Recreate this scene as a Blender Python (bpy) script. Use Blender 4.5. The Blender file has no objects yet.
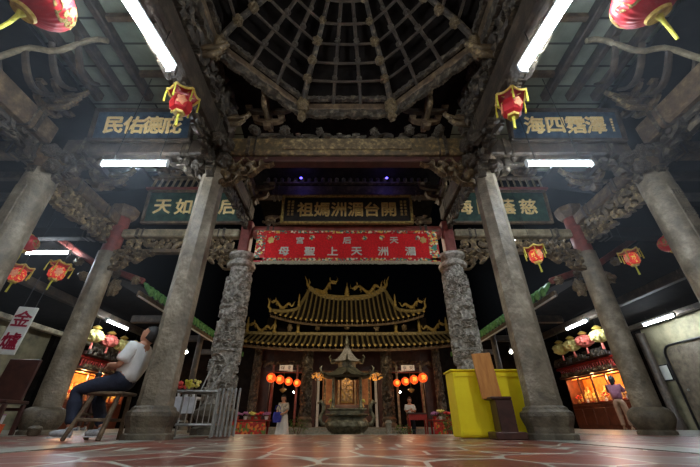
import bpy, bmesh, math, random
from math import sin, cos, pi, radians, sqrt, atan2
from mathutils import Vector, Matrix, noise, Euler

# ------------------------------------------------------------------ camera, world, exposure
S = bpy.context.scene
C = S.collection
F_PX = 331.0
CAM_H = 0.155
PITCH = radians(30)
cd = bpy.data.cameras.new('camera')
cam = bpy.data.objects.new('camera', cd)
C.objects.link(cam)
cam.location = (0, 0, CAM_H)
cam.rotation_euler = (radians(90) + PITCH, 0, 0)
cd.sensor_width = 36
cd.lens = F_PX / 700 * 36
cd.shift_x = 3.0 / 700
cd.clip_start = 0.02
cd.clip_end = 200
S.camera = cam

W = bpy.data.worlds.new('night')
S.world = W
W.use_nodes = True
W.node_tree.nodes['Background'].inputs[0].default_value = (0.30, 0.34, 0.45, 1)
W.node_tree.nodes['Background'].inputs[1].default_value = 0.0015

S.view_settings.view_transform = 'Standard'
S.view_settings.look = 'None'
S.view_settings.gamma = 1
S.view_settings.use_curve_mapping = False
S.view_settings.exposure = 0.0
HAZE = 0.013
TUBE = 165.0          # radiance of the fluorescent tubes


def lamp(name, kind, loc, power, color, size=0.1, aim=None, spot=None):
    l = bpy.data.lights.new(name, kind)
    l.energy = power
    l.color = color
    if kind == 'AREA':
        l.size = size
    else:
        l.shadow_soft_size = size
    if spot:
        l.spot_size = radians(spot)
        l.spot_blend = 0.7
    o = bpy.data.objects.new(name, l)
    o.location = loc
    if aim is not None:
        o.rotation_euler = (Vector(aim) - Vector(loc)).to_track_quat('-Z', 'Y').to_euler()
    C.objects.link(o)
    return o


# floodlights fixed on the front hall's courtyard eave, lighting the main hall's roofs
for s in (-1, 1):
    lamp('courtyard_floodlight', 'SPOT', (s * 3.4, 8.6, 5.3), 620, (1.0, 0.80, 0.48), 0.25, (s * 0.5, 18.5, 5.4), 62)
lamp('courtyard_fill', 'POINT', (0, 9.4, 4.9), 230, (1.0, 0.84, 0.6), 0.3)  # unseen fill added to brighten the censer, plants and figures
# unseen fill light added behind the camera
lamp('front_fill', 'AREA', (0, -5.5, 2.6), 110, (1.0, 0.9, 0.75), 4.5, (0, 5.0, 3.0))
# lamps inside the main hall, plus added fills before the offering tables
lamp('hall_interior_lamp', 'POINT', (0, 19.0, 2.3), 40, (1.0, 0.6, 0.34), 0.3)
for s in (-1, 1):
    lamp('hall_interior_lamp', 'POINT', (s * 2.9, 18.6, 1.9), 28, (1.0, 0.62, 0.35), 0.2)
    lamp('offering_table_fill', 'POINT', (s * 3.6, 12.4, 1.9), 34, (1.0, 0.75, 0.45), 0.3)


# ------------------------------------------------------------------ materials
def lin(c):
    return tuple(((x / 12.92) if x <= 0.04045 else ((x + 0.055) / 1.055) ** 2.4) for x in c)


def rgb(r, g, b):
    return lin((r / 255, g / 255, b / 255)) + (1,)


def mat(name, c1, c2=None, rough=0.7, metal=0.0, scale=6.0, bump=0.0, bscale=20.0, emit=None, estr=0.0,
        c3=None, spec=0.5, stretch=None, detail=6.0):
    m = bpy.data.materials.new(name)
    m.use_nodes = True
    nt = m.node_tree
    N, L = nt.nodes, nt.links
    b = N['Principled BSDF']
    b.inputs['Roughness'].default_value = rough
    b.inputs['Metallic'].default_value = metal
    b.inputs['Specular IOR Level'].default_value = spec
    b.inputs['Base Color'].default_value = c1
    if c2 or bump:
        tc = N.new('ShaderNodeTexCoord')
        src = tc.outputs['Object']
        if stretch:
            mp = N.new('ShaderNodeMapping')
            mp.inputs['Scale'].default_value = stretch
            L.new(src, mp.inputs[0])
            src = mp.outputs[0]
    if c2:
        n = N.new('ShaderNodeTexNoise')
        n.inputs['Scale'].default_value = scale
        n.inputs['Detail'].default_value = detail
        n.inputs['Roughness'].default_value = 0.65
        L.new(src, n.inputs['Vector'])
        r = N.new('ShaderNodeValToRGB')
        r.color_ramp.elements[0].position = 0.35
        r.color_ramp.elements[1].position = 0.66
        r.color_ramp.elements[0].color = c1
        r.color_ramp.elements[1].color = c2
        if c3:
            e = r.color_ramp.elements.new(0.52)
            e.color = c3
        L.new(n.outputs['Fac'], r.inputs[0])
        L.new(r.outputs[0], b.inputs['Base Color'])
    if bump:
        n2 = N.new('ShaderNodeTexNoise')
        n2.inputs['Scale'].default_value = bscale
        n2.inputs['Detail'].default_value = 8
        L.new(src, n2.inputs['Vector'])
        bp = N.new('ShaderNodeBump')
        bp.inputs['Strength'].default_value = bump
        bp.inputs['Distance'].default_value = 0.03
        L.new(n2.outputs['Fac'], bp.inputs['Height'])
        L.new(bp.outputs[0], b.inputs['Normal'])
    if emit:
        b.inputs['Emission Color'].default_value = emit
        b.inputs['Emission Strength'].default_value = estr
    return m


M = {}
M['stone'] = mat('worn_grey_stone', rgb(92, 84, 70), rgb(164, 154, 134), 0.5, scale=3.2, bump=0.5, bscale=26, c3=rgb(126, 116, 98))
M['stone_base'] = mat('dark_base_stone', rgb(66, 59, 48), rgb(116, 106, 88), 0.55, scale=5, bump=0.5, bscale=30)
M['carved_stone'] = mat('carved_stone', rgb(104, 100, 92), rgb(206, 200, 186), 0.5, scale=16, bump=0.6, bscale=60)
M['granite'] = mat('pale_granite', rgb(120, 122, 112), rgb(160, 162, 150), 0.35, scale=14, bump=0.08, bscale=60)
M['wood'] = mat('sooty_wood', rgb(46, 38, 31), rgb(92, 78, 62), 0.62, scale=5, bump=0.5, bscale=30, c3=rgb(64, 53, 42), stretch=(1, 1, 1))
M['wood_mid'] = mat('brown_wood', rgb(70, 56, 42), rgb(128, 108, 80), 0.6, scale=7, bump=0.5, bscale=24, c3=rgb(96, 78, 58))
M['wood_pale'] = mat('faded_painted_wood', rgb(92, 84, 66), rgb(172, 160, 132), 0.6, scale=5, bump=0.3, bscale=22, c3=rgb(136, 124, 98))
M['carving'] = mat('gilt_carving', rgb(70, 58, 40), rgb(168, 146, 104), 0.5, scale=10, bump=0.4, bscale=50, c3=rgb(100, 84, 60))
M['carving_dark'] = mat('dark_carving', rgb(44, 38, 32), rgb(120, 108, 88), 0.55, scale=9, bump=0.5, bscale=50, c3=rgb(66, 58, 48))
M['painted'] = mat('painted_beam', rgb(66, 60, 46), rgb(160, 134, 88), 0.55, scale=8, bump=0.25, bscale=30, c3=rgb(96, 80, 54))
M['red_wood'] = mat('dull_red_lacquer', rgb(96, 44, 38), rgb(142, 72, 62), 0.5, scale=6, bump=0.2)
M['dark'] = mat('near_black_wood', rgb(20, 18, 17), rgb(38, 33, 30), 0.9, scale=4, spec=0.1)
M['matte_black'] = mat('matte_black_boards', rgb(20, 18, 17), rgb(34, 30, 27), 0.95, scale=4, spec=0.05)  # shade put into the colour, so decks and backing stay dark near tubes
M['gold'] = mat('gold_leaf', rgb(190, 150, 84), rgb(226, 196, 128), 0.42, 0.35, scale=20)
M['gold_bright'] = mat('bright_gold_leaf', rgb(232, 196, 124), rgb(250, 226, 168), 0.5, 0.0, scale=20)
M['gold_dim'] = mat('old_gold', rgb(104, 88, 44), rgb(188, 160, 88), 0.5, 0.2, scale=16, bump=0.4, bscale=60)
M['board_blue'] = mat('blue_black_lacquer', rgb(38, 52, 68), rgb(72, 92, 108), 0.4, scale=8)
M['board_green'] = mat('green_black_lacquer', rgb(34, 52, 46), rgb(62, 88, 76), 0.4, scale=6)
M['board_black'] = mat('black_lacquer', rgb(26, 23, 22), rgb(46, 40, 34), 0.4, scale=6)
M['red_cloth'] = mat('red_embroidered_cloth', rgb(196, 12, 20), rgb(240, 24, 32), 0.75, scale=30, bump=0.4, bscale=90)
M['white_thread'] = mat('white_thread', rgb(196, 190, 176), rgb(232, 228, 214), 0.7, scale=40)
M['fringe'] = mat('mixed_fringe', rgb(120, 112, 92), rgb(216, 206, 178), 0.8, scale=60, bump=0.5, bscale=120)
M['lantern_red'] = mat('lantern_red', rgb(176, 30, 40), rgb(212, 52, 58), 0.4, scale=5)
M['lantern_white'] = mat('lantern_pale_red', rgb(226, 130, 100), rgb(240, 186, 140), 0.8, scale=30, emit=(1, .4, .25, 1), estr=.12)
M['yellow_cord'] = mat('yellow_green_tassel', rgb(190, 186, 50), rgb(222, 214, 84), 0.6, scale=40)
M['yellow_trim'] = mat('yellow_brocade', rgb(196, 158, 60), rgb(232, 206, 116), 0.55, scale=30)
M['tube'] = mat('tube_light', rgb(255, 255, 255), emit=(0.80, 0.90, 1.0, 1), estr=TUBE)
M['white_paint'] = mat('white_enamel', rgb(196, 200, 202), rgb(214, 216, 216), 0.4)
M['steel'] = mat('brushed_steel', rgb(150, 152, 150), rgb(190, 192, 188), 0.4, 0.6, scale=12)
M['yellow_paint'] = mat('yellow_paint', rgb(244, 218, 14), rgb(252, 232, 30), 0.5, scale=4)
M['plywood'] = mat('orange_plywood', rgb(176, 112, 48), rgb(204, 140, 66), 0.5, scale=3, stretch=(6, 6, 1))
M['maroon'] = mat('dark_maroon_wood', rgb(52, 30, 26), rgb(78, 46, 38), 0.45, scale=5)
M['bronze'] = mat('censer_bronze', rgb(66, 66, 56), rgb(150, 148, 122), 0.38, 0.5, scale=7, bump=0.5, bscale=28)
M['roof_tile'] = mat('ochre_roof_tile', rgb(84, 74, 46), rgb(160, 142, 92), 0.6, scale=14, bump=0.3, bscale=40)
M['green_tile'] = mat('green_glazed_tile', rgb(56, 104, 58), rgb(110, 160, 96), 0.25, scale=10)
M['green_wall'] = mat('stained_beige_wall', rgb(88, 84, 66), rgb(146, 138, 110), 0.8, scale=1.2, bump=0.2, bscale=12, c3=rgb(128, 121, 94))
M['shirt'] = mat('white_cotton', rgb(206, 206, 204), rgb(224, 224, 222), 0.85, scale=5, bump=0.3, bscale=10)
M['navy'] = mat('navy_trousers', rgb(22, 27, 44), rgb(34, 42, 62), 0.85, scale=8, bump=0.4, bscale=14)
M['skin'] = mat('skin', rgb(176, 124, 98), rgb(194, 142, 114), 0.55, scale=8)
M['hair'] = mat('black_hair', rgb(20, 18, 18), rgb(38, 34, 32), 0.6, scale=40)
M['shoe'] = mat('grey_white_shoe', rgb(120, 122, 126), rgb(190, 190, 190), 0.6, scale=14)
M['pink'] = mat('pink_blouse', rgb(150, 96, 120), rgb(176, 120, 140), 0.8, scale=12)
M['tan'] = mat('tan_trousers', rgb(166, 132, 112), rgb(188, 154, 130), 0.8)
M['blue_cloth'] = mat('blue_cloth', rgb(34, 40, 128), rgb(56, 62, 168), 0.8)
M['white_sign'] = mat('white_sign_paint', rgb(206, 208, 200), rgb(224, 226, 218), 0.55, scale=5)
M['sign_red'] = mat('sign_crimson', rgb(150, 20, 50))
M['black_metal'] = mat('black_metal', rgb(26, 26, 28), rgb(48, 48, 50), 0.4, 0.6)
M['leaf'] = mat('leaf_green', rgb(52, 92, 36), rgb(110, 150, 64), 0.6, scale=12)
M['petal_yellow'] = mat('yellow_petal', rgb(210, 200, 90), rgb(236, 230, 150), 0.7)
M['petal_red'] = mat('red_petal', rgb(196, 48, 50), rgb(230, 96, 90), 0.7)
M['petal_pink'] = mat('purple_petal', rgb(150, 90, 140), rgb(190, 140, 180), 0.7)
M['red_lacquer'] = mat('red_lacquer', rgb(120, 26, 22), rgb(160, 44, 34), 0.35, scale=5)
M['altar_wood'] = mat('altar_brown_wood', rgb(84, 42, 28), rgb(120, 64, 42), 0.4, scale=5)
M['orange_back'] = mat('orange_silk', rgb(214, 116, 40), rgb(236, 150, 60), 0.7, scale=6)
M['tan_silk'] = mat('tan_silk', rgb(150, 104, 74), rgb(184, 136, 96), 0.7, scale=6)
M['lamp_orange'] = mat('lit_red_lantern', rgb(220, 60, 20), emit=(1.0, 0.10, 0.015, 1), estr=0.9)
M['lamp_orange_core'] = mat('lit_lantern_core', rgb(255, 120, 30), emit=(1.0, 0.30, 0.04, 1), estr=1.9)
M['bulb'] = mat('lit_bulb', rgb(255, 250, 240), emit=(1.0, 0.92, 0.78, 1), estr=60)
M['bulb_blue'] = mat('lit_blue_lamp', rgb(80, 70, 255), emit=(0.16, 0.12, 1.0, 1), estr=3)
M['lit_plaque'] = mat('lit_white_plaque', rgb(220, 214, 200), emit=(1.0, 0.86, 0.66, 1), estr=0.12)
M['orange_box'] = mat('orange_crate', rgb(206, 84, 34), rgb(226, 104, 50), 0.6)
M['tin'] = mat('white_tin', rgb(190, 190, 196), rgb(220, 220, 224), 0.5)
M['yellow_silk'] = mat('pale_yellow_silk', rgb(206, 190, 104), rgb(236, 224, 156), 0.6, scale=14)
M['red_silk'] = mat('coral_silk', rgb(216, 92, 84), rgb(238, 140, 120), 0.6, scale=14)


def mat_floor():
    m = bpy.data.materials.new('red_crazy_paving')
    m.use_nodes = True
    nt = m.node_tree
    N, L = nt.nodes, nt.links
    b = N['Principled BSDF']
    tc = N.new('ShaderNodeTexCoord')
    mp = N.new('ShaderNodeMapping')
    mp.inputs['Scale'].default_value = (2.2, 2.2, 2.2)
    L.new(tc.outputs['Object'], mp.inputs[0])
    v = N.new('ShaderNodeTexVoronoi')
    v.feature = 'DISTANCE_TO_EDGE'
    v.inputs['Scale'].default_value = 1
    v.inputs['Randomness'].default_value = 0.85
    L.new(mp.outputs[0], v.inputs['Vector'])
    v2 = N.new('ShaderNodeTexVoronoi')
    v2.feature = 'F1'
    v2.inputs['Scale'].default_value = 1
    v2.inputs['Randomness'].default_value = 0.85
    L.new(mp.outputs[0], v2.inputs['Vector'])
    sep = N.new('ShaderNodeSeparateColor')
    L.new(v2.outputs['Color'], sep.inputs[0])
    r = N.new('ShaderNodeValToRGB')
    es = r.color_ramp.elements
    es[0].position, es[0].color = 0.0, rgb(92, 44, 34)
    es[1].position, es[1].color = 0.82, rgb(132, 66, 48)
    e = es.new(0.45)
    e.color = rgb(112, 54, 40)
    e = es.new(0.9)
    e.color = rgb(112, 92, 78)
    L.new(sep.outputs[0], r.inputs[0])
    n = N.new('ShaderNodeTexNoise')
    n.inputs['Scale'].default_value = 9
    n.inputs['Detail'].default_value = 8
    L.new(tc.outputs['Object'], n.inputs['Vector'])
    mx = N.new('ShaderNodeMix')
    mx.data_type = 'RGBA'
    mx.blend_type = 'OVERLAY'
    mx.inputs[0].default_value = 0.6
    L.new(r.outputs[0], mx.inputs[6])
    L.new(n.outputs['Fac'], mx.inputs[7])
    lt = N.new('ShaderNodeMath')
    lt.operation = 'LESS_THAN'
    lt.inputs[1].default_value = 0.026
    L.new(v.outputs['Distance'], lt.inputs[0])
    mx2 = N.new('ShaderNodeMix')
    mx2.data_type = 'RGBA'
    L.new(lt.outputs[0], mx2.inputs[0])
    L.new(mx.outputs[2], mx2.inputs[6])
    mx2.inputs[7].default_value = rgb(168, 168, 152)
    L.new(mx2.outputs[2], b.inputs['Base Color'])
    rr = N.new('ShaderNodeMapRange')
    rr.inputs['To Min'].default_value = 0.22
    rr.inputs['To Max'].default_value = 0.5
    b.inputs['Specular IOR Level'].default_value = 0.4
    L.new(n.outputs['Fac'], rr.inputs[0])
    L.new(rr.outputs[0], b.inputs['Roughness'])
    bp = N.new('ShaderNodeBump')
    bp.inputs['Strength'].default_value = 0.12
    bp.inputs['Distance'].default_value = 0.01
    L.new(n.outputs['Fac'], bp.inputs['Height'])
    L.new(bp.outputs[0], b.inputs['Normal'])
    return m


def mat_bricky(name, c1, c2, mortar, w, h, rough=0.7, ms=0.02):
    m = bpy.data.materials.new(name)
    m.use_nodes = True
    nt = m.node_tree
    N, L = nt.nodes, nt.links
    b = N['Principled BSDF']
    tc = N.new('ShaderNodeTexCoord')
    t = N.new('ShaderNodeTexBrick')
    t.inputs['Color1'].default_value = c1
    t.inputs['Color2'].default_value = c2
    t.inputs['Mortar'].default_value = mortar
    t.inputs['Scale'].default_value = 1
    t.inputs['Brick Width'].default_value = w
    t.inputs['Row Height'].default_value = h
    t.inputs['Mortar Size'].default_value = ms
    L.new(tc.outputs['Object'], t.inputs['Vector'])
    n = N.new('ShaderNodeTexNoise')
    n.inputs['Scale'].default_value = 3
    n.inputs['Detail'].default_value = 8
    L.new(tc.outputs['Object'], n.inputs['Vector'])
    mx = N.new('ShaderNodeMix')
    mx.data_type = 'RGBA'
    mx.blend_type = 'OVERLAY'
    mx.inputs[0].default_value = 0.7
    L.new(t.outputs['Color'], mx.inputs[6])
    L.new(n.outputs['Fac'], mx.inputs[7])
    L.new(mx.outputs[2], b.inputs['Base Color'])
    b.inputs['Roughness'].default_value = rough
    return m


M['floor'] = mat_floor()
M['ceil_boards'] = mat_bricky('ceiling_boards', rgb(122, 132, 118), rgb(146, 152, 134), rgb(50, 50, 44), 4.0, 0.42, ms=0.02)
M['courtyard'] = mat_bricky('courtyard_slabs', rgb(82, 76, 66), rgb(104, 96, 82), rgb(46, 42, 38), 0.9, 0.45, 0.5)


def mat_mosaic(name, cols, scale, rough=0.5, emit=0):
    """small patches of several colours (embroidery, painted flowers)"""
    m = bpy.data.materials.new(name)
    m.use_nodes = True
    nt = m.node_tree
    N, L = nt.nodes, nt.links
    b = N['Principled BSDF']
    tc = N.new('ShaderNodeTexCoord')
    v = N.new('ShaderNodeTexVoronoi')
    v.inputs['Scale'].default_value = scale
    L.new(tc.outputs['Object'], v.inputs['Vector'])
    sep = N.new('ShaderNodeSeparateColor')
    L.new(v.outputs['Color'], sep.inputs[0])
    r = N.new('ShaderNodeValToRGB')
    r.color_ramp.interpolation = 'CONSTANT'
    es = r.color_ramp.elements
    es[0].color = cols[0]
    es[1].position = 1 / len(cols)
    es[1].color = cols[1]
    for i, c in enumerate(cols[2:]):
        e = es.new((i + 2) / len(cols))
        e.color = c
    L.new(sep.outputs[0], r.inputs[0])
    L.new(r.outputs[0], b.inputs['Base Color'])
    b.inputs['Roughness'].default_value = rough
    if emit:
        L.new(r.outputs[0], b.inputs['Emission Color'])
        b.inputs['Emission Strength'].default_value = emit
    return m


M['embroidery'] = mat_mosaic('embroidered_border', [rgb(200, 40, 40), rgb(226, 214, 180), rgb(190, 30, 34), rgb(60, 130, 110), rgb(216, 180, 80), rgb(180, 24, 30)], 26)
M['flower_panel'] = mat_mosaic('flowered_red_panel', [rgb(150, 26, 22), rgb(168, 34, 26), rgb(210, 120, 50), rgb(150, 26, 22), rgb(96, 120, 50), rgb(186, 50, 36)], 14)
M['lantern_pattern'] = mat_mosaic('lantern_brocade', [rgb(196, 34, 40), rgb(214, 60, 50), rgb(196, 34, 40), rgb(226, 190, 90), rgb(220, 60, 32)], 38, emit=.55)


# ------------------------------------------------------------------ mesh builder
class MB:
    def __init__(s):
        s.v, s.f = [], []

    def add(s, vs, fs):
        n = len(s.v)
        s.v += [tuple(p) for p in vs]
        s.f += [tuple(i + n for i in f) for f in fs]
        return s

    def box(s, c, d, rot=None, taper=1.0, bev=0.0):
        x, y, z = d[0] / 2, d[1] / 2, d[2] / 2
        if bev and min(d) > 2.2 * bev:
            # chamfered vertical and horizontal edges through three nested rings
            vs = []
            for zz, k in ((-z, bev), (-z + bev, 0), (z - bev, 0), (z, bev)):
                t = taper if zz > 0 else 1.0
                a, b = (x - k) * t, (y - k) * t
                q = bev * 0.8
                vs += [(-a + q, -b, zz), (a - q, -b, zz), (a, -b + q, zz), (a, b - q, zz), (a - q, b, zz), (-a + q, b, zz), (-a, b - q, zz), (-a, -b + q, zz)]
            fs = [tuple(range(7, -1, -1)), tuple(range(24, 32))]
            for r in range(3):
                for i in range(8):
                    j = (i + 1) % 8
                    fs.append((r * 8 + i, r * 8 + j, r * 8 + 8 + j, r * 8 + 8 + i))
        else:
            vs = [(-x, -y, -z), (x, -y, -z), (x, y, -z), (-x, y, -z)]
            vs += [(-x * taper, -y * taper, z), (x * taper, -y * taper, z), (x * taper, y * taper, z), (-x * taper, y * taper, z)]
            fs = [(3, 2, 1, 0), (4, 5, 6, 7), (0, 1, 5, 4), (1, 2, 6, 5), (2, 3, 7, 6), (3, 0, 4, 7)]
        R = Euler(rot).to_matrix() if rot else None
        out = []
        for p in vs:
            p = Vector(p)
            if R:
                p = R @ p
            out.append(p + Vector(c))
        return s.add(out, fs)

    def beam(s, a, b, w, h, up=(0, 0, 1), bev=0.0):
        """box from a to b, width w, height h"""
        a, b = Vector(a), Vector(b)
        d = (b - a)
        L = d.length
        d.normalize()
        side = d.cross(Vector(up))
        if side.length < 1e-4:
            side = Vector((1, 0, 0))
        side.normalize()
        u = side.cross(d)
        R = Matrix((side, d, u)).transposed()
        t = MB().box((0, 0, 0), (w, L, h), bev=bev)
        return s.add([R @ Vector(p) + (a + b) / 2 for p in t.v], t.f)

    def lathe(s, prof, n=24, c=(0, 0, 0), rot=0.0, caps=True, sx=1, sy=1):
        vs = []
        for r, z in prof:
            for i in range(n):
                a = rot + 2 * pi * i / n
                vs.append((c[0] + r * cos(a) * sx, c[1] + r * sin(a) * sy, c[2] + z))
        fs = []
        for k in range(len(prof) - 1):
            for i in range(n):
                j = (i + 1) % n
                fs.append((k * n + i, k * n + j, (k + 1) * n + j, (k + 1) * n + i))
        if caps:
            fs.append(tuple(range(n - 1, -1, -1)))
            fs.append(tuple((len(prof) - 1) * n + i for i in range(n)))
        return s.add(vs, fs)

    def tube(s, pts, rad, n=8, caps=True, flat=1.0):
        pts = [Vector(p) for p in pts]
        m = len(pts)
        if not hasattr(rad, '__len__'):
            rad = [rad] * m
        vs, fs = [], []
        ref = None
        for k, p in enumerate(pts):
            d = (pts[min(k + 1, m - 1)] - pts[max(k - 1, 0)])
            if d.length < 1e-9:
                d = Vector((0, 0, 1))
            d.normalize()
            if ref is None:
                ref = Vector((0, 0, 1)) if abs(d.z) < 0.9 else Vector((1, 0, 0))
            a = d.cross(ref)
            if a.length < 1e-5:
                a = d.orthogonal()
            a.normalize()
            b = a.cross(d)
            ref = b
            for i in range(n):
                t = 2 * pi * i / n
                vs.append(p + a * (rad[k] * cos(t)) + b * (rad[k] * flat * sin(t)))
        for k in range(m - 1):
            for i in range(n):
                j = (i + 1) % n
                fs.append((k * n + i, k * n + j, (k + 1) * n + j, (k + 1) * n + i))
        if caps:
            fs.append(tuple(range(n - 1, -1, -1)))
            fs.append(tuple((m - 1) * n + i for i in range(n)))
        return s.add(vs, fs)

    def ball(s, c, r, n=12, m=8, fn=None):
        if not hasattr(r, '__len__'):
            r = (r, r, r)
        vs, fs = [], []
        vs.append(Vector((0, 0, -1)))
        for k in range(1, m):
            p = -pi / 2 + pi * k / m
            for i in range(n):
                a = 2 * pi * i / n
                vs.append(Vector((cos(a) * cos(p), sin(a) * cos(p), sin(p))))
        vs.append(Vector((0, 0, 1)))
        if fn:
            vs = [fn(v) for v in vs]
        vs = [(c[0] + v[0] * r[0], c[1] + v[1] * r[1], c[2] + v[2] * r[2]) for v in vs]
        for i in range(n):
            fs.append((0, 1 + (i + 1) % n, 1 + i))
        for k in range(m - 2):
            for i in range(n):
                j = (i + 1) % n
                fs.append((1 + k * n + i, 1 + k * n + j, 1 + (k + 1) * n + j, 1 + (k + 1) * n + i))
        T = len(vs) - 1
        for i in range(n):
            fs.append((1 + (m - 2) * n + i, 1 + (m - 2) * n + (i + 1) % n, T))
        return s.add(vs, fs)

    def prism(s, poly, t, M_=None):
        """polygon in XZ extruded along Y by t (centred), then matrix"""
        n = len(poly)
        vs = [Vector((x, -t / 2, z)) for x, z in poly] + [Vector((x, t / 2, z)) for x, z in poly]
        fs = [tuple(range(n)), tuple(range(2 * n - 1, n - 1, -1))]
        for i in range(n):
            j = (i + 1) % n
            fs.append((j, i, n + i, n + j))
        if M_:
            vs = [M_ @ v for v in vs]
        return s.add(vs, fs)

    def grid(s, fn, nu, nv, closed_u=False):
        vs = [fn(i / (nu if closed_u else nu - 1), j / (nv - 1)) for j in range(nv) for i in range(nu)]
        fs = []
        for j in range(nv - 1):
            for i in range(nu if closed_u else nu - 1):
                k = (i + 1) % nu
                fs.append((j * nu + i, j * nu + k, (j + 1) * nu + k, (j + 1) * nu + i))
        return s.add(vs, fs)

    def xf(s, R):
        s.v = [tuple(R @ Vector(p)) for p in s.v]
        return s

    def merge(s, o, R=None):
        return s.add([(R @ Vector(p)) if R else p for p in o.v], o.f)

    def mesh(s, name, m, smooth=False):
        me = bpy.data.meshes.new(name)
        me.from_pydata(s.v, [], s.f)
        me.update()
        if m:
            me.materials.append(M[m] if isinstance(m, str) else m)
        if smooth:
            me.polygons.foreach_set('use_smooth', [True] * len(me.polygons))
            try:
                me.set_sharp_from_angle(angle=radians(42))
            except Exception:
                pass
        return me

    def build(s, name, m, parent=None, smooth=False, loc=(0, 0, 0), rot=(0, 0, 0)):
        return put(name, s.mesh(name, m, smooth), parent, loc, rot)


def put(name, me, parent=None, loc=(0, 0, 0), rot=(0, 0, 0), sc=None):
    o = bpy.data.objects.new(name, me)
    C.objects.link(o)
    o.location = loc
    o.rotation_euler = rot
    if sc:
        o.scale = sc if hasattr(sc, '__len__') else (sc, sc, sc)
    if parent:
        o.parent = parent
    return o


def tag(o, label, cat, group=None, kind=None):
    o['label'] = label
    o['category'] = cat
    if group:
        o['group'] = group
    if kind:
        o['kind'] = kind
    return o


def thing(name, label, cat, loc=(0, 0, 0), rz=0.0, group=None, rot=None):
    o = bpy.data.objects.new(name, None)
    o.empty_display_size = 0.1
    C.objects.link(o)
    o.location = loc
    o.rotation_euler = rot or (0, 0, rz)
    return tag(o, label, cat, group)


def struct(name, mb, m, loc=(0, 0, 0), rot=(0, 0, 0), smooth=False):
    o = mb.build(name, m, None, smooth, loc, rot)
    o['kind'] = 'structure'
    return o


def dup(root, loc, rz=None, label=None, group=None, sc=None, rot=None):
    r = root.copy()
    C.objects.link(r)
    r.location = loc
    if rz is not None:
        r.rotation_euler = (0, 0, rz)
    if rot is not None:
        r.rotation_euler = rot
    if label:
        r['label'] = label
    if group:
        r['group'] = group
    if sc:
        r.scale = sc if hasattr(sc, '__len__') else (sc, sc, sc)
    for ch in list(root.children):
        c = ch.copy()
        C.objects.link(c)
        c.parent = r
        for g in list(ch.children):
            d = g.copy()
            C.objects.link(d)
            d.parent = c
    return r


def mx(loc=(0, 0, 0), rot=(0, 0, 0), sc=(1, 1, 1)):
    return Matrix.Translation(loc) @ Euler(rot).to_matrix().to_4x4() @ Matrix.Diagonal((*sc, 1))


def at(u, v, Y):
    """world point on the plane y = Y seen at photo pixel (u, v)"""
    yc = (233.5 - v) / F_PX
    dy = cos(PITCH) - yc * sin(PITCH)
    dz = sin(PITCH) + yc * cos(PITCH)
    k = Y / dy
    return Vector(((u - 347) / F_PX * k, Y, CAM_H + dz * k))


def text_mesh(ch, size, depth, fat=0.0):
    cu = bpy.data.curves.new('glyph', 'FONT')
    cu.body = ch
    cu.size = size
    cu.extrude = depth
    cu.resolution_u = 2
    o = bpy.data.objects.new('glyph', cu)
    C.objects.link(o)
    bpy.context.view_layer.update()
    me = bpy.data.meshes.new_from_object(o.evaluated_get(bpy.context.evaluated_depsgraph_get()))
    bpy.data.objects.remove(o)
    bpy.data.curves.remove(cu)
    if len(me.vertices):
        xs = [v.co.x for v in me.vertices]
        ys = [v.co.y for v in me.vertices]
        cx, cy = (min(xs) + max(xs)) / 2, (min(ys) + max(ys)) / 2
        me.transform(Matrix.Rotation(pi / 2, 4, 'X') @ Matrix.Translation((-cx, -cy, 0)))
    if fat and len(me.vertices):
        g = MB()
        vs = [v.co.copy() for v in me.vertices]
        fs = [tuple(f.vertices) for f in me.polygons]
        for i, (dx, dz) in enumerate(((0, 0), (fat, fat * .4), (-fat, -fat * .4), (0, fat), (0, -fat))):
            g.add([v + Vector((dx, -.0006 * i, dz)) for v in vs], fs)
        me2 = g.mesh('glyph', None)
        bpy.data.meshes.remove(me)
        return me2
    return me


def glyph(ch, size, m, parent, loc, rot=(0, 0, 0), depth=0.01, fat=0.0, name='character', sx=1.0):
    me = text_mesh(ch, size, depth, fat)
    me.materials.clear()
    me.materials.append(M[m])
    return put(name, me, parent, loc, rot, (sx, 1, 1))


# scroll pattern used for every piece of openwork carving
def scroller(seed, w, h, n, freq=3.0):
    rnd = random.Random(seed)
    cs = [(rnd.uniform(-w / 2, w / 2), rnd.uniform(-h / 2, h / 2), rnd.choice((-1, 1)), rnd.uniform(0, 6.28)) for _ in range(n)]
    k = freq * 2 * pi / sqrt(w * h / n)

    def f(x, z):
        best, bc = 1e9, cs[0]
        for c in cs:
            d = (x - c[0]) ** 2 + (z - c[1]) ** 2
            if d < best:
                best, bc = d, c
        r = sqrt(best)
        a = atan2(z - bc[1], x - bc[0])
        return 0.5 + 0.5 * sin(k * r + bc[2] * a * 2 + bc[3])
    return f


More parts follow.
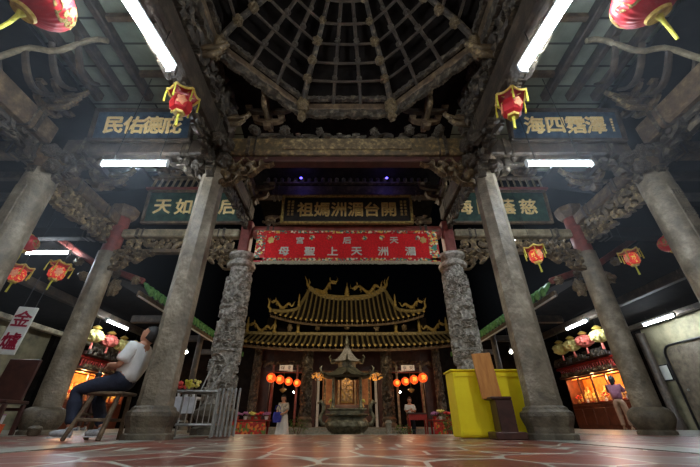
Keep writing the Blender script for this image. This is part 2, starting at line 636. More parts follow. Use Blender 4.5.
def carved(w, h, t, seed=1, n=10, nx=80, mask=None, thr=0.36, freq=0.9, relief=0.6, solid=False):
    """openwork carving in the XZ plane, centred, carved face towards -Y"""
    nz = max(6, int(nx * h / w))
    f = scroller(seed, w, h, n, freq)
    mb = MB()
    H = [[0] * nx for _ in range(nz)]
    K = [[False] * nx for _ in range(nz)]
    for j in range(nz):
        for i in range(nx):
            x = (i + .5) / nx * w - w / 2
            z = (j + .5) / nz * h - h / 2
            q = f(x, z)
            inside = mask(x / w * 2, z / h * 2) if mask else True
            K[j][i] = inside and (solid or q > thr)
            H[j][i] = q
    dx, dz = w / nx, h / nz
    vid = {}

    def vert(i, j):
        if (i, j) in vid:
            return vid[(i, j)]
        q, c = 0, 0
        for a in (i - 1, i):
            for b in (j - 1, j):
                if 0 <= a < nx and 0 <= b < nz:
                    q += H[b][a]
                    c += 1
        q /= max(c, 1)
        x, z = i * dx - w / 2, j * dz - h / 2
        n0 = len(mb.v)
        mb.v.append((x, -t / 2 - t * relief * q, z))
        mb.v.append((x, t / 2, z))
        vid[(i, j)] = n0
        return n0
    for j in range(nz):
        for i in range(nx):
            if not K[j][i]:
                continue
            a, b, c, d = vert(i, j), vert(i + 1, j), vert(i + 1, j + 1), vert(i, j + 1)
            mb.f.append((a, b, c, d))
            mb.f.append((d + 1, c + 1, b + 1, a + 1))
            if j == 0 or not K[j - 1][i]:
                mb.f.append((a, a + 1, b + 1, b))
            if j == nz - 1 or not K[j + 1][i]:
                mb.f.append((c, c + 1, d + 1, d))
            if i == 0 or not K[j][i - 1]:
                mb.f.append((d, d + 1, a + 1, a))
            if i == nx - 1 or not K[j][i + 1]:
                mb.f.append((b, b + 1, c + 1, c))
    return mb


SIDE = {-1: "the seated man", 1: "the yellow cabinet"}
BAY = {-1: 'in the bay of the seated man', 1: 'in the bay of the yellow cabinet'}

# ================================================================== SETTING
g = MB().box((0, 1.2, -0.1), (22, 11.2, 0.2))
struct('floor', g, 'floor')
g = MB().box((0, 6.72, -0.22), (22, 0.30, 0.45), bev=0.01)
struct('trim_1', g, 'granite', loc=(0, 0, 0))                    # granite kerb at the courtyard edge
k = 1
for s in (-1, 1):
    k += 1
    struct('trim_%d' % k, MB().box((s * 2.3, 1.5, 0.002), (0.34, 10.1, 0.008)), 'granite')
    k += 1
    struct('trim_%d' % k, MB().box((s * 5.3, 1.5, 0.002), (0.34, 10.1, 0.008)), 'granite')
struct('courtyard_floor', MB().box((0, 14.5, -0.55), (22, 15.6, 0.2)), 'courtyard')
for s, nm in ((-1, 'left'), (1, 'right')):
    struct('side_floor_' + nm, MB().box((s * 7.75, 11.9, -0.22), (6.3, 10.0, 0.45)), 'granite')
# side walls
for s, nm in ((-1, 'left'), (1, 'right')):
    struct('wall_' + nm, MB().box((s * 11.0, 6.0, 2.4), (0.3, 22, 5.2)), 'green_wall')
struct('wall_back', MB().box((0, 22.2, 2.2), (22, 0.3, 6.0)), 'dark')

# ---- ceilings of the front hall
# board planes are built with the brick pattern's rows across the hall
for s, nm in ((-1, 'left'), (1, 'right')):
    struct('ceiling_' + nm, MB().box((s * 3.8, 1.8, 5.98), (3.0, 9.9, 0.08)), 'ceil_boards')
    g = MB().box((0, 0, 0), (6.4, 12.2, 0.1))
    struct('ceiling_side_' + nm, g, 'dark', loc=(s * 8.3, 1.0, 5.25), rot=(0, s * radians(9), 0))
# centre: a ceiling with an octagonal opening
OC = (0.0, 2.2)          # centre of the caisson
AP = 2.12                # its apothem
ceil_z = 5.62


def octa(ap, z, rot=pi / 8):
    R = ap / cos(pi / 8)
    return [Vector((OC[0] + R * cos(rot + i * pi / 4), OC[1] + R * sin(rot + i * pi / 4), z)) for i in range(8)]


inner = octa(AP, ceil_z)
sq = []
for p in inner:
    d = Vector((p.x - OC[0], p.y - OC[1]))
    k_ = 2.3 / max(abs(d.x), abs(d.y))
    sq.append(Vector((OC[0] + d.x * k_, OC[1] + d.y * k_, ceil_z)))
g = MB()
for i in range(8):
    j = (i + 1) % 8
    a, b, c, d = inner[i], inner[j], sq[j], sq[i]
    up = Vector((0, 0, .06))
    g.add([a, b, c, d, a + up, b + up, c + up, d + up], [(0, 1, 2, 3), (7, 6, 5, 4), (0, 4, 5, 1), (2, 6, 7, 3)])
corners = [(2.3, 2.3), (-2.3, 2.3), (-2.3, -2.3), (2.3, -2.3)]
for (cx_, cy_) in corners:
    # the square's corner triangles
    ps = [p for p in sq if (p.x * cx_ > 0) and ((p.y - OC[1]) * cy_ > 0)]
    c_ = Vector((cx_, OC[1] + cy_, ceil_z))
    if len(ps) == 2:
        g.add([ps[0], c_, ps[1]], [(0, 1, 2)])
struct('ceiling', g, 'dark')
g = MB()
g.add([(-2.3, 4.5, 5.9), (2.3, 4.5, 5.9), (2.3, 8.1, 5.05), (-2.3, 8.1, 5.05), (-2.3, 4.5, 5.98), (2.3, 4.5, 5.98), (2.3, 8.1, 5.13), (-2.3, 8.1, 5.13)],
      [(0, 1, 2, 3), (7, 6, 5, 4), (0, 4, 5, 1), (1, 5, 6, 2), (2, 6, 7, 3), (3, 7, 4, 0)])
struct('ceiling_eave', g, 'dark')
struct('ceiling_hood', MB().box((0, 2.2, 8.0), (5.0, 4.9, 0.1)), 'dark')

# ---- stone columns of the front hall


def column_near(s):
    t = thing('stone_column', ('octagonal stone column that the seated man leans against' if s < 0 else
                               'octagonal stone column hiding one edge of the yellow cabinet'), 'column', (-2.315 if s < 0 else 2.375, 4.5, 0))
    g = MB().lathe([(.28, 0), (.28, .055), (.245, .07), (.25, .13), (.275, .19), (.29, .24), (.285, .28), (.25, .305), (.24, .33), (.208, .35)], 8, rot=pi / 8)
    g.build('base', 'stone_base', t)
    g = MB().lathe([(.205, .35), (.205, .40), (.2, .45), (.19, 4.0), (.18, 4.02)], 8, rot=pi / 8)
    g.build('shaft', 'stone', t)
    g = MB().lathe([(.19, 4.02), (.19, 4.06), (.27, 4.14), (.27, 4.24), (.19, 4.27)], 8, rot=pi / 8)
    g.build('capital', 'wood_mid', t)
    g = MB().box((0, 0, 4.9), (.26, .26, 1.3), bev=.03)
    g.build('upper_post', 'wood', t)
    return t


def bump_lathe(prof_fn, h0, h1, nu, nv, seed, amp, freq):
    def fn(u, v):
        a = 2 * pi * u
        z = h0 + (h1 - h0) * v
        r = prof_fn(z)
        q = noise.noise(Vector((cos(a) * freq, sin(a) * freq, z * freq + seed)))
        return (cos(a) * (r + amp * q), sin(a) * (r + amp * q), z)
    return MB().grid(fn, nu, nv, True)


def column_outer(s, back):
    y = 6.6 if back else 4.5
    if back:
        lab = ('round grey stone column standing behind the seated man\'s stool, red post on top' if s < 0 else
               'round grey stone column beside the woman in pink, red post on top')
    else:
        lab = ('round stone column near the golden-brocade lanterns and white furnace sign' if s < 0 else
               'engraved round stone column near the arched grey door')
    t = thing('stone_column', lab, 'column', (s * 5.3, y, 0))
    r = .2 if back else .235
    top = 3.45 if back else 3.95
    g = MB().lathe([(r * 1.4, 0), (r * 1.4, .05), (r * 1.25, .08), (r * 1.45, .14), (r * 1.66, .23), (r * 1.64, .32), (r * 1.4, .39), (r * 1.12, .42)], 32)
    g.build('base', 'stone_base', t, True)
    g = bump_lathe(lambda z: r * (1.06 - .08 * (z / top)), .42, top, 40, 60, s * 3 + y, .004, 5)
    g.build('shaft', 'stone', t, True)
    if not back:
        # the flat engraved inscription strip
        g = MB().box((0, -r * .96, 2.3), (.17, .03, 2.5), bev=.006)
        g.build('inscription_strip', 'stone', t)
        for i, ch in enumerate('聖德巍峨昭海國' if s > 0 else ''):
            glyph(ch, .2, 'stone_base', t, (0, -r * .96 - .017, 3.35 - i * .34), depth=.003)
    if back:
        g = MB().lathe([(r * .86, top), (r * .86, top + .9), (r * .8, top + .95)], 24)
        g.build('upper_post', 'red_wood', t, True)
        g = MB().lathe([(.2, 4.36), (.3, 4.5), (.3, 4.62), (.24, 4.64)], 8, rot=pi / 8)
        g.build('capital', 'wood_mid', t)
    else:
        g = MB().lathe([(r * .95, top), (.28, top + .1), (.36, top + .16), (.37, top + .27), (.3, top + .3)], 24)
        g.build('capital', 'wood_mid', t, True)
    return t


for s in (-1, 1):
    column_near(s)
    column_outer(s, False)
    column_outer(s, True)


def dragon_column_mesh():
    H = 2.62
    rnd = random.Random(5)

    def dang(z):
        return 2 * pi * (1.35 * z / H) + .5 * sin(3.1 * z)

    clouds = [(rnd.uniform(0, 2 * pi), rnd.uniform(.1, H - .1), rnd.uniform(.05, .11), rnd.choice((-1, 1)), rnd.uniform(0, 6)) for _ in range(240)]

    def fn(u, v):
        a = 2 * pi * u
        z = H * v
        r = .225 - .03 * z / H
        d = 0
        for off in (0, pi):
            da = (a - dang(z) - off + pi) % (2 * pi) - pi
            w = abs(da) * r / .075
            if w < 1:
                d = max(d, .052 * sqrt(1 - w * w) + .008 * sin(z * 90 + da * 14))
        cl = 0
        for (ca, cz, cr, sg, ph) in clouds:
            dz = z - cz
            if abs(dz) > cr:
                continue
            da = ((a - ca + pi) % (2 * pi) - pi) * r
            q = sqrt(da * da + dz * dz)
            if q < cr:
                cl = max(cl, (.022 + .034 * sin(q / cr * 13 + sg * atan2(dz, da) + ph)) * min(1, (cr - q) / cr * 4))
        d = max(d, cl + .012 * noise.noise(Vector((a * 3, z * 9, 1))))
        for zb in (.9, 1.75):
            if abs(z - zb) < .02:
                d = max(d, .05)
        return ((r + d + .012) * cos(a), (r + d + .012) * sin(a), z)
    return MB().grid(fn, 190, 420, True)


dragon_shaft = dragon_column_mesh().mesh('dragon_shaft', 'carved_stone', True)
for s in (-1, 1):
    t = thing('dragon_column', ('carved stone dragon column behind the folding steel barriers' if s < 0 else
                                'carved stone dragon column rising behind the yellow cabinet'), 'column', (s * 2.3, 6.6, 0))
    MB().lathe([(.36, 0), (.36, .1), (.3, .13), (.3, .2), (.36, .28), (.36, .36), (.28, .42), (.25, .46)], 8, rot=pi / 8).build('base', 'stone_base', t)
    o = put('shaft', dragon_shaft, t, (0, 0, .46), (0, 0, 0 if s < 0 else 2.2))
    MB().lathe([(.24, 3.06), (.29, 3.09), (.30, 3.14), (.28, 3.18), (.2, 3.2), (.2, 3.25), (.24, 3.28), (.29, 3.33), (.29, 3.39), (.22, 3.41)], 24).build('capital', 'carved_stone', t, True)
    MB().box((0, 0, 3.85), (.24, .24, .82), bev=.03).build('upper_post', 'red_wood', t)

# ---- carved pieces shared by the timber frame
frieze_long = carved(2.6, .30, .05, 3, 16, 150).mesh('frieze', 'carving_dark')
frieze_gilt = carved(2.6, .26, .05, 8, 16, 150).mesh('frieze', 'carving')


def spandrel_mask(x, z):
    # quarter bracket: deep at x=-1, thin at x=+1, hanging from the top edge
    return z > 1 - 2 * ((1 - x) / 2) ** 0.8 - .12 * sin(9 * x)


spandrel = carved(.9, .62, .09, 21, 9, 72, mask=spandrel_mask).mesh('spandrel', 'carving_dark')
spandrel_g = carved(.9, .62, .09, 22, 9, 72, mask=spandrel_mask).mesh('spandrel', 'carving')


def scallop_mask(x, z):
    return z > -.45 - .5 * abs(sin(x * 7.5)) * (1 - .3 * abs(x))


scallop = carved(1.7, .2, .05, 31, 12, 110, mask=scallop_mask, thr=.18, solid=True, relief=.5).mesh('scallop', 'carving_dark')


def knob_mesh(seed, m):
    """a fist-sized carved beast-head or flower boss"""
    def fn(v):
        a_ = atan2(v.z, v.x)
        rr_ = sqrt(v.x * v.x + v.z * v.z)
        q = .92 + .2 * noise.noise(v * 2.3 + Vector((seed, 0, 0))) + .15 * cos(6 * a_ + 7 * rr_ + seed) * rr_ + .12 * abs(noise.noise(v * 5 + Vector((0, seed, 0))))
        return v * q
    return MB().ball((0, 0, 0), (1, 1, 1), 40, 28, fn).mesh('boss', m, True)


boss = [knob_mesh(i * 3.7, 'carving') for i in range(3)]
boss_dark = [knob_mesh(i * 2.9 + 9, 'carving_dark') for i in range(3)]


def beam_thing(name, label, a, b, w, h, m, frieze=None, fz=None, scal=None, flip=False):
    """a beam with its carved underside, all along a->b"""
    a, b = Vector(a), Vector(b)
    mid = (a + b) / 2
    t = thing(name, label, 'beam', (mid.x, mid.y, mid.z))
    L_ = (b - a).length
    ang = atan2(b.y - a.y, b.x - a.x)
    t.rotation_euler = (0, 0, ang)
    g = MB().box((0, 0, 0), (L_, w, h), bev=min(w, h) * .12)
    g.build('timber', m, t)
    g = MB()
    for x in (-L_ / 2 + .35, L_ / 2 - .35):
        g.box((x, 0, 0), (.06, w + .03, h + .02))
        g.box((x + (.12 if x < 0 else -.12), 0, 0), (.03, w + .02, h + .01))
    g.build('end_band', 'carving_dark', t)
    if frieze:
        fl = 2.6
        sx = (L_ - .2) / fl
        put('frieze', frieze, t, (0, 0, -h / 2 - (fz or .15)), (0, 0, pi if flip else 0), (sx, 1, 1))
    return t


# main portal beam, first bay line (y = 4.5)
t = beam_thing('portal_beam', 'thick painted cross beam spanning the centre bay under the caisson', (-2.12, 4.5, 4.5), (2.12, 4.5, 4.5), .3, .40, 'painted')
g = MB().box((0, -.17, 0), (2.3, .03, .24), bev=.005)
g.build('painted_panel', 'carving', t)
g = MB().box((0, 0, -.27), (4.1, .2, .12), bev=.02)
g.build('lower_rail', 'maroon', t)
put('frieze', frieze_long, t, (0, 0, .32), (0, 0, 0), (1.4, 1, .6))
for s in (-1, 1):
    o = put('spandrel', spandrel_g, None, (s * 1.72, 4.48, 3.93), (0, 0, 0), (s * -1.0, 1, 1))
    o.scale = (1.0 if s < 0 else -1.0, 1, 1)
    o.name = 'carved_spandrel'
    tag(o, ('pierced gilt carving in the corner of the centre bay, %s side' % ('seated man\'s' if s < 0 else 'yellow cabinet\'s')), 'carving')
# red tie beam behind, second line (y = 6.6)
t = beam_thing('tie_beam', 'dull red tie beam directly above the red embroidered banner', (-2.15, 6.6, 3.98), (2.15, 6.6, 3.98), .24, .26, 'red_wood')
put('frieze', frieze_gilt, t, (0, -.1, .28), (0, 0, 0), (1.5, 1, .9))
t = beam_thing('upper_beam', 'dark high beam above the centre name board', (-2.15, 6.6, 5.12), (2.15, 6.6, 5.12), .24, .3, 'wood')

# balusters / figure row above the name board


def figure_row_mesh():
    g = MB()
    for i in range(24):
        x = -1.95 + i * 3.9 / 23
        rr = [(.02, 0), (.045, .03), (.05, .12), (.03, .2), (.035, .22), (.045, .26), (.03, .31), (.01, .33)]
        g.lathe(rr, 8, (x, 0, 0))
    g.box((0, 0, -.02), (4.1, .1, .04))
    g.box((0, 0, .36), (4.1, .12, .05))
    return g


t = thing('figure_frieze', 'row of small carved figures high above the centre name board', 'carving', (0, 6.45, 5.32))
figure_row_mesh().build('figures', 'carving_dark', t, True)['kind'] = 'stuff'
for x in (-1.1, .95):
    o = MB().ball((0, 0, 0), (.035, .035, .02), 12, 8).build('blue_lamp', 'bulb_blue', None, True, (x, 6.2, 5.27))
    tag(o, 'small blue lamp above the centre name board, toward %s' % ('the stool side' if x < 0 else 'the cabinet side'), 'lamp')
    lamp('blue_glow', 'POINT', (x, 6.12, 5.2), 2.2, (.2, .15, 1.0), .05)

for s in (-1, 1):
    sd = 'stool' if s < 0 else 'cabinet'
    # longitudinal beams on the line x = +-2.3
    beam_thing('main_beam', 'dark longitudinal beam along the centre bay, %s side' % sd, (s * 2.3, 4.3, 4.5), (s * 2.3, -1.5, 4.5), .3, .42, 'wood', frieze_long, .14, flip=True)
    beam_thing('upper_main_beam', 'upper dark longitudinal beam along the centre bay, %s side' % sd, (s * 2.3, 4.4, 5.25), (s * 2.3, -1.5, 5.25), .24, .28, 'wood', frieze_long, .14)
    beam_thing('inner_tie_beam', 'longitudinal beam joining octagonal column and dragon column, %s side' % sd, (s * 2.3, 4.65, 4.42), (s * 2.3, 6.5, 4.42), .24, .34, 'wood', frieze_long, .14)
    # cross beams of the side bay at y=4.5
    beam_thing('cross_beam', 'dark cross beam behind the raised tube light, %s side' % sd, (s * 2.5, 4.5, 4.5), (s * 5.1, 4.5, 4.5), .26, .36, 'wood')
    # outer row, x = +-5.3
    beam_thing('outer_beam', 'weathered longitudinal beam above the outer stone columns, %s side' % sd, (s * 5.3, 4.2, 4.55), (s * 5.3, -1.5, 4.55), .34, .42, 'wood_mid', frieze_long, .14, flip=(s < 0))
    t = beam_thing('outer_tie_beam', 'brown beam with openwork joining the two outer columns, %s side' % sd, (s * 5.3, 4.75, 4.2), (s * 5.3, 6.4, 4.2), .22, .26, 'wood_mid')
    put('frieze', carved(1.7, .5, .09, 40 + s, 22, 120).mesh('frieze', 'carving'), t, (0, 0, -.36), (0, 0, 0 if s > 0 else pi), (.94, 1, 1))
    # painted beam and openwork at the back line
    t = beam_thing('painted_beam', 'pale painted beam under the green-black name board, %s side' % sd, (s * 2.45, 6.6, 3.94), (s * 5.12, 6.6, 3.94), .2, .2, 'wood_pale', frieze_gilt, .17, flip=(s < 0))
    beam_thing('lower_painted_beam', 'narrow beam below the openwork frieze, %s side' % sd, (s * 2.45, 6.62, 3.50), (s * 5.12, 6.62, 3.50), .14, .09, 'wood_mid')
    # continuing outwards
    beam_thing('side_beam', 'dark beam running from the outer back column to the side wall, %s side' % sd, (s * 5.5, 6.6, 3.95), (s * 10.8, 6.6, 3.95), .22, .26, 'dark')
    beam_thing('side_front_beam', 'dark beam running from the outer front column to the side wall, %s side' % sd, (s * 5.6, 4.5, 4.5), (s * 10.8, 4.5, 4.5), .24, .3, 'wood_mid')
    for k_, yy in enumerate((5.2, 5.9)):
        beam_thing('ceiling_purlin', 'thin dark purlin over the outer aisle, %s side, %s' % (sd, ('near row', 'far row')[k_]), (s * 5.5, yy, 4.72), (s * 10.8, yy, 4.25), .14, .16, 'wood')

    # purlins and boards of the side bay ceiling
    for k_, x in enumerate((2.75, 3.3, 3.95, 4.45, 4.95)):
        nm_ = ('first', 'second', 'third', 'fourth', 'fifth')[k_]
        g = MB().beam((0, 4.4, 0), (0, -1.8, 0), .13, .2, bev=.02)
        o = g.build('purlin', 'wood', None, False, (s * x, 0, 5.82))
        tag(o, 'round-edged ceiling purlin, %s outward from the centre bay, %s side' % (nm_, sd), 'purlin')
    for k_, y in enumerate((3.9, 2.9, 1.9, .9)):
        g = MB().box((0, 0, 0), (1.25, .1, .12), bev=.015)
        o = g.build('ceiling_batten', 'wood_mid', None, False, (s * 3.33, y, 5.88))
        tag(o, 'cross batten of the board ceiling, %s from the cross beam, %s side' % (('first', 'second', 'third', 'fourth')[k_], sd), 'batten')
    # curved vault rafters hung on a pale pole
    t = thing('curved_vault', 'pale pole with hooked curved rafters under the side ceiling, %s side' % sd, 'rafters', (s * 3.9, 3.1, 5.35))
    pts = []
    for i in range(13):
        q = i / 12
        pts.append((s * q * 1.75, -.15 * q, .22 - .75 * q + .1 * sin(q * 13)))
    MB().tube(pts, .045, 8).build('pole', 'wood_pale', t, True)
    for i, q in enumerate((.22, .42, .62, .82)):
        bx_, bz = s * q * 1.75, .22 - .75 * q
        arc = [(bx_ + s * .02 * j, -.1 + .11 * j, bz + .1 - .34 * sin(j / 7 * pi * .9)) for j in range(8)]
        MB().tube(arc, [.05, .055, .06, .06, .06, .055, .05, .04], 8, flat=.7).build('rafter', 'wood', t, True)

# ---- bracket sets (dougong)


def arm_mesh(L_, h, w):
    poly = []
    n = 10
    for i in range(n + 1):          # curved underside
        q = i / n
        x = -L_ / 2 + L_ * q
        e = abs(2 * q - 1)
        poly.append((x, h * .75 * e ** 3))
    poly += [(L_ / 2, h), (-L_ / 2, h)]
    return MB().prism(poly, w)


arm_l = arm_mesh(.95, .12, .09).mesh('arm', 'wood')
arm_m = arm_mesh(.62, .12, .09).mesh('arm', 'wood_mid')
block_m = MB().lathe([(.06, 0), (.085, .05), (.1, .05), (.1, .09)], 4, rot=pi / 4).mesh('block', 'wood_mid')
nose = MB()
nose.tube([(0, 0, 0), (0, -.2, .0), (0, -.34, .05), (0, -.42, .14), (0, -.38, .22)], [.05, .055, .06, .05, .02], 10)
nose_m = nose.mesh('beak', 'carving', True)


def bracket_set(label, loc, rz, tiers=3, sc=1.0):
    t = thing('bracket_set', label, 'bracket', loc, rz, 'bracket sets of the timber frame')
    t.scale = (sc, sc, sc)
    put('block', block_m, t, (0, 0, 0), sc=1.4)
    for k in range(tiers):
        z = .12 + k * .2
        put('arm', arm_l if k % 2 else arm_m, t, (0, -.1 * k, z))
        put('arm', arm_m, t, (0, -.08 * k, z + .01), (0, 0, pi / 2))
        hl = .42 if k % 2 else .27
        for x in (-hl, hl):
            put('block', block_m, t, (x, -.1 * k, z + .115))
        put('beak', nose_m, t, (0, -.1 * k - .1, z + .05))
    return t


first_b = None
spots = []
for s in (-1, 1):
    sd = 'stool side' if s < 0 else 'cabinet side'
    for k_, x in enumerate((2.75, 3.6, 4.5)):
        spots.append(('bracket set over the painted back beam, %s from centre, %s' % (('first', 'second', 'third')[k_], sd), (s * x, 6.5, 5.45), 0, 2, .9))
    for k_, y in enumerate((4.2, 2.9)):
        spots.append(('stepped bracket set above the main beam, %s from the portal beam, %s' % (('first', 'second')[k_], sd), (s * 2.3, y, 4.72), -s * pi / 2, 2, .8))
    for k_, y in enumerate((3.9,)):
        spots.append(('bracket set on the weathered outer beam, %s' % sd, (s * 5.25, y, 4.78), s * -pi / 2, 3, .8))
    spots.append(('bracket set under the shadowed rear ceiling, %s' % sd, (s * 1.5, 4.4, 4.98), 0, 2, .9))
    spots.append(('bracket set on the outermost front beam, %s' % sd, (s * 6.2, 4.4, 4.65), 0, 2, 1.0))
    spots.append(('bracket set at the dragon column top, %s' % sd, (s * 2.2, 6.35, 4.62), 0, 2, 1.0))
    spots.append(('bracket set over the outer tie beam, %s' % sd, (s * 5.2, 5.5, 4.38), s * -pi / 2, 2, 1.0))
for lab, loc, rz, n_, sc_ in spots:
    rz = rz + 0.0
    bracket_set(lab, loc, rz, n_, sc_)

# carved diagonal struts and bosses clustered around the column heads
for s in (-1, 1):
    sd = 'stool side' if s < 0 else 'cabinet side'
    for k_, (x, y, z, rz) in enumerate(((2.3, 4.0, 3.98, pi / 2), (2.78, 4.5, 3.98, 0), (5.3, 4.02, 4.0, pi / 2), (4.80, 4.52, 3.98, pi))):
        d_ = ('under the main beam', 'under the cross beam beside the octagonal column', 'under the outer beam', 'under the cross beam beside the round column')[k_]
        o = put('carved_spandrel', spandrel, None, (s * x, y, z), (0, 0, 0))
        if k_ in (0, 2):
            o.rotation_euler = (0, 0, -pi / 2)
            o.location.x += -s * .02
        else:
            o.scale = ((1 if (s > 0) == (k_ == 1) else -1), 1, 1)
        tag(o, 'openwork corner carving %s, %s' % (d_, sd), 'carving')
    o = put('carved_spandrel', spandrel_g, None, (s * 4.68, 6.58, 3.24), (0, 0, 0), (-s, 1, .8))
    tag(o, 'openwork corner carving below the narrow beam at the red post, %s' % sd, 'carving')
    o = put('carved_spandrel', spandrel_g, None, (s * 2.9, 6.58, 3.24), (0, 0, 0), (s, 1, .8))
    tag(o, 'openwork corner carving below the narrow beam at the dragon column, %s' % sd, 'carving')
    for k_, (x, y, z, r) in enumerate(((2.12, 4.3, 4.1, .13), (2.05, 4.15, 4.3, .12), (2.5, 4.3, 3.95, .13), (5.1, 4.25, 4.22, .15), (5.45, 4.2, 4.15, .14), (5.0, 4.3, 3.95, .12), (2.1, 3.9, 4.2, .11), (4.9, 4.35, 4.2, .11))):
        o = put('carved_boss', boss_dark[k_ % 3], None, (s * x, y, z), (k_, k_ * 2, k_ * .7), r)
        tag(o, 'carved flower boss at the %s, %s' % (('octagonal column head, middle of its inner face', 'octagonal column head, highest on its inner face', 'octagonal column head, aisle face', 'round column head, inner face',
                                                'round column head, outer face', 'round column head, lowest on the inner face', 'inner corner of the main beam end', 'small gap between round column and cross beam')[k_], sd), 'carving', 'carved bosses at the column heads, %s' % sd)

# carved infill panels standing on the main beams, under the caisson's edge
infill = carved(5.8, .78, .09, 71, 60, 260, thr=.3, relief=.8).mesh('infill', 'carving_dark')
for s in (-1, 1):
    sd = 'stool side' if s < 0 else 'cabinet side'
    for q, nm_ in ((-1, 'centre bay'), (1, 'side aisle')):
        o = put('carved_infill', infill, None, (s * (2.3 + q * .08), 1.5, 5.14), (0, 0, (pi / 2 if s * q > 0 else -pi / 2)))
        tag(o, 'long dark openwork panel on the main beam facing the %s, %s' % (nm_, sd), 'carving')
# ---- the octagonal caisson
LV = [(2.12, 5.42), (1.8, 5.84), (1.55, 6.02), (1.3, 6.20), (1.05, 6.40), (.8, 6.65), (.5, 6.9)]
cs_ = thing('caisson', 'dark octagonal spider-web coffered ceiling over the centre bay', 'caisson', (OC[0], OC[1], 0))


def face_pt(i, a, z, off=0.0):
    th = i * pi / 4
    n_ = Vector((cos(th), sin(th), 0))
    tt = Vector((-sin(th), cos(th), 0))
    return n_ * a + tt * off + Vector((0, 0, z))


names8 = ['east', 'north-east', 'north', 'north-west', 'west', 'south-west', 'south', 'south-east']
g = MB()                                                # dark boards behind the ribs
for i in range(8):
    for k in range(len(LV) - 1):
        (a0, z0), (a1, z1) = LV[k], LV[k + 1]
        z0 += .3
        z1 += .3
        h0, h1 = a0 * .414, a1 * .414
        g.add([face_pt(i, a0, z0, -h0), face_pt(i, a0, z0, h0), face_pt(i, a1, z1, h1), face_pt(i, a1, z1, -h1)], [(0, 1, 2, 3)])
g.build('backing_boards', 'matte_black', cs_)
for i in range(8):
    # bottom frame beam + scalloped frieze of each side
    a, z = LV[0]
    hw = a * .414
    p, q = face_pt(i, a, z, -hw), face_pt(i, a, z, hw)
    MB().beam(p, q, .14, .16, bev=.02).build('frame_beam', 'wood_mid', cs_)
    MB().beam(p + Vector((0, 0, .26)), q + Vector((0, 0, .26)), .12, .12, bev=.02).build('frame_beam', 'wood', cs_)
    th = i * pi / 4
    put('scalloped_frieze', scallop, cs_, face_pt(i, a - .02, z - .19), (0, 0, th - pi / 2), (.98, 1, 1.1))
    put('scalloped_frieze', scallop, cs_, face_pt(i, a - .08, z + .17), (0, 0, th - pi / 2), (.9, 1, .6))
    # two long rods and the corner rib
    for sg in (-.31, .31):
        MB().tube([face_pt(i, a_, z_, sg * a_ * .414 * 1.0) for a_, z_ in LV], [.032] * 7, 8).build('rod', 'wood', cs_, True)
    MB().tube([face_pt(i, a_, z_, a_ * .414) for a_, z_ in LV], [.06, .055, .05, .045, .04, .035, .03], 8).build('corner_rib', 'carving_dark', cs_, True)
    # rungs, sagging arcs with small bracket tips at the crossings
    for k in range(1, 6):
        a_, z_ = LV[k]
        hw = a_ * .414
        pts = [face_pt(i, a_ - .0, z_ - .05 * (1 - (2 * j / 12 - 1) ** 2), hw * (2 * j / 12 - 1)) for j in range(13)]
        MB().tube(pts, .026, 6).build('rung', 'wood', cs_, True)
    for k in range(1, 6):
        a_, z_ = LV[k]
        for sg in (-.31, .31, 1.0):
            p = face_pt(i, a_ - .05, z_ - .02, sg * a_ * .414)
            put('bracket_tip', boss_dark[(i + k) % 3] if sg < 1 else boss[(i + k) % 3], cs_, p, (i, k, sg), (.052 if sg < 1 else .085) * (1.0 if k < 4 else .75))
for i in range(8):                                       # hanging carved figures under the octagon's corners
    p = face_pt(i, 2.02, 5.36, 2.02 * .414)
    o = put('corner_figure', boss[i % 3], cs_, p, (0, 0, i), (.12, .12, .2))
    o = put('corner_figure', boss[(i + 1) % 3], cs_, p + Vector((0, 0, -.26)), (0, 0, i), (.08, .08, .12))
# carved beasts lower on the inner corners of the portal
for k_, (x, z, r, w_) in enumerate(((-1.15, 4.86, .10, 'second from the stool side'), (1.15, 4.86, .10, 'second from the cabinet side'), (-.5, 4.82, .08, 'inner one, stool side'),
                                    (.5, 4.82, .08, 'inner one, cabinet side'), (-1.7, 4.86, .11, 'outermost on the stool side'), (1.7, 4.86, .11, 'outermost on the cabinet side'))):
    o = put('carved_beast', boss_dark[k_ % 3], None, (x, 4.34, z), (k_, k_, 0), (r, r * .8, r))
    tag(o, 'small carved beast on the thick painted portal beam, %s' % w_, 'carving', 'carved beasts on the portal beam')

# ---- name boards


def name_board(label, loc, w, h, chars, m_board, m_char, size, tilt=0.12, frame='gold_dim', side_text=None, xs=None, sx=1.0):
    t = thing('name_board', label, 'sign', loc, rot=(tilt, 0, 0))
    MB().box((0, 0, 0), (w, .05, h), bev=.008).build('board', m_board, t)
    f = .06
    g = MB()
    g.box((0, -.02, h / 2 + f / 2), (w + 2 * f, .1, f), bev=.012)
    g.box((0, -.02, -h / 2 - f / 2), (w + 2 * f, .1, f), bev=.012)
    g.box((-w / 2 - f / 2, -.02, 0), (f, .1, h), bev=.012)
    g.box((w / 2 + f / 2, -.02, 0), (f, .1, h), bev=.012)
    g.build('frame', frame, t)
    for x in (-w * .35, w * .35):
        MB().box((x, .15, h / 2 - .06), (.04, .3, .04)).build('bracket', 'black_metal', t)
    n_ = len(chars)
    for i, ch in enumerate(chars):
        x = xs[i] if xs else (i - (n_ - 1) / 2) * (w * .9 / n_)
        glyph(ch, size, m_char, t, (x, -.032, 0), depth=.012, fat=.008, sx=sx)
    for i, (x, z, s_) in enumerate(side_text or ()):
        for j, ch in enumerate('庚寅年吉旦立'[:5]):
            glyph(ch, s_, m_char, t, (x, -.03, z - j * s_ * 1.15), depth=.004, name='inscription')
    return t


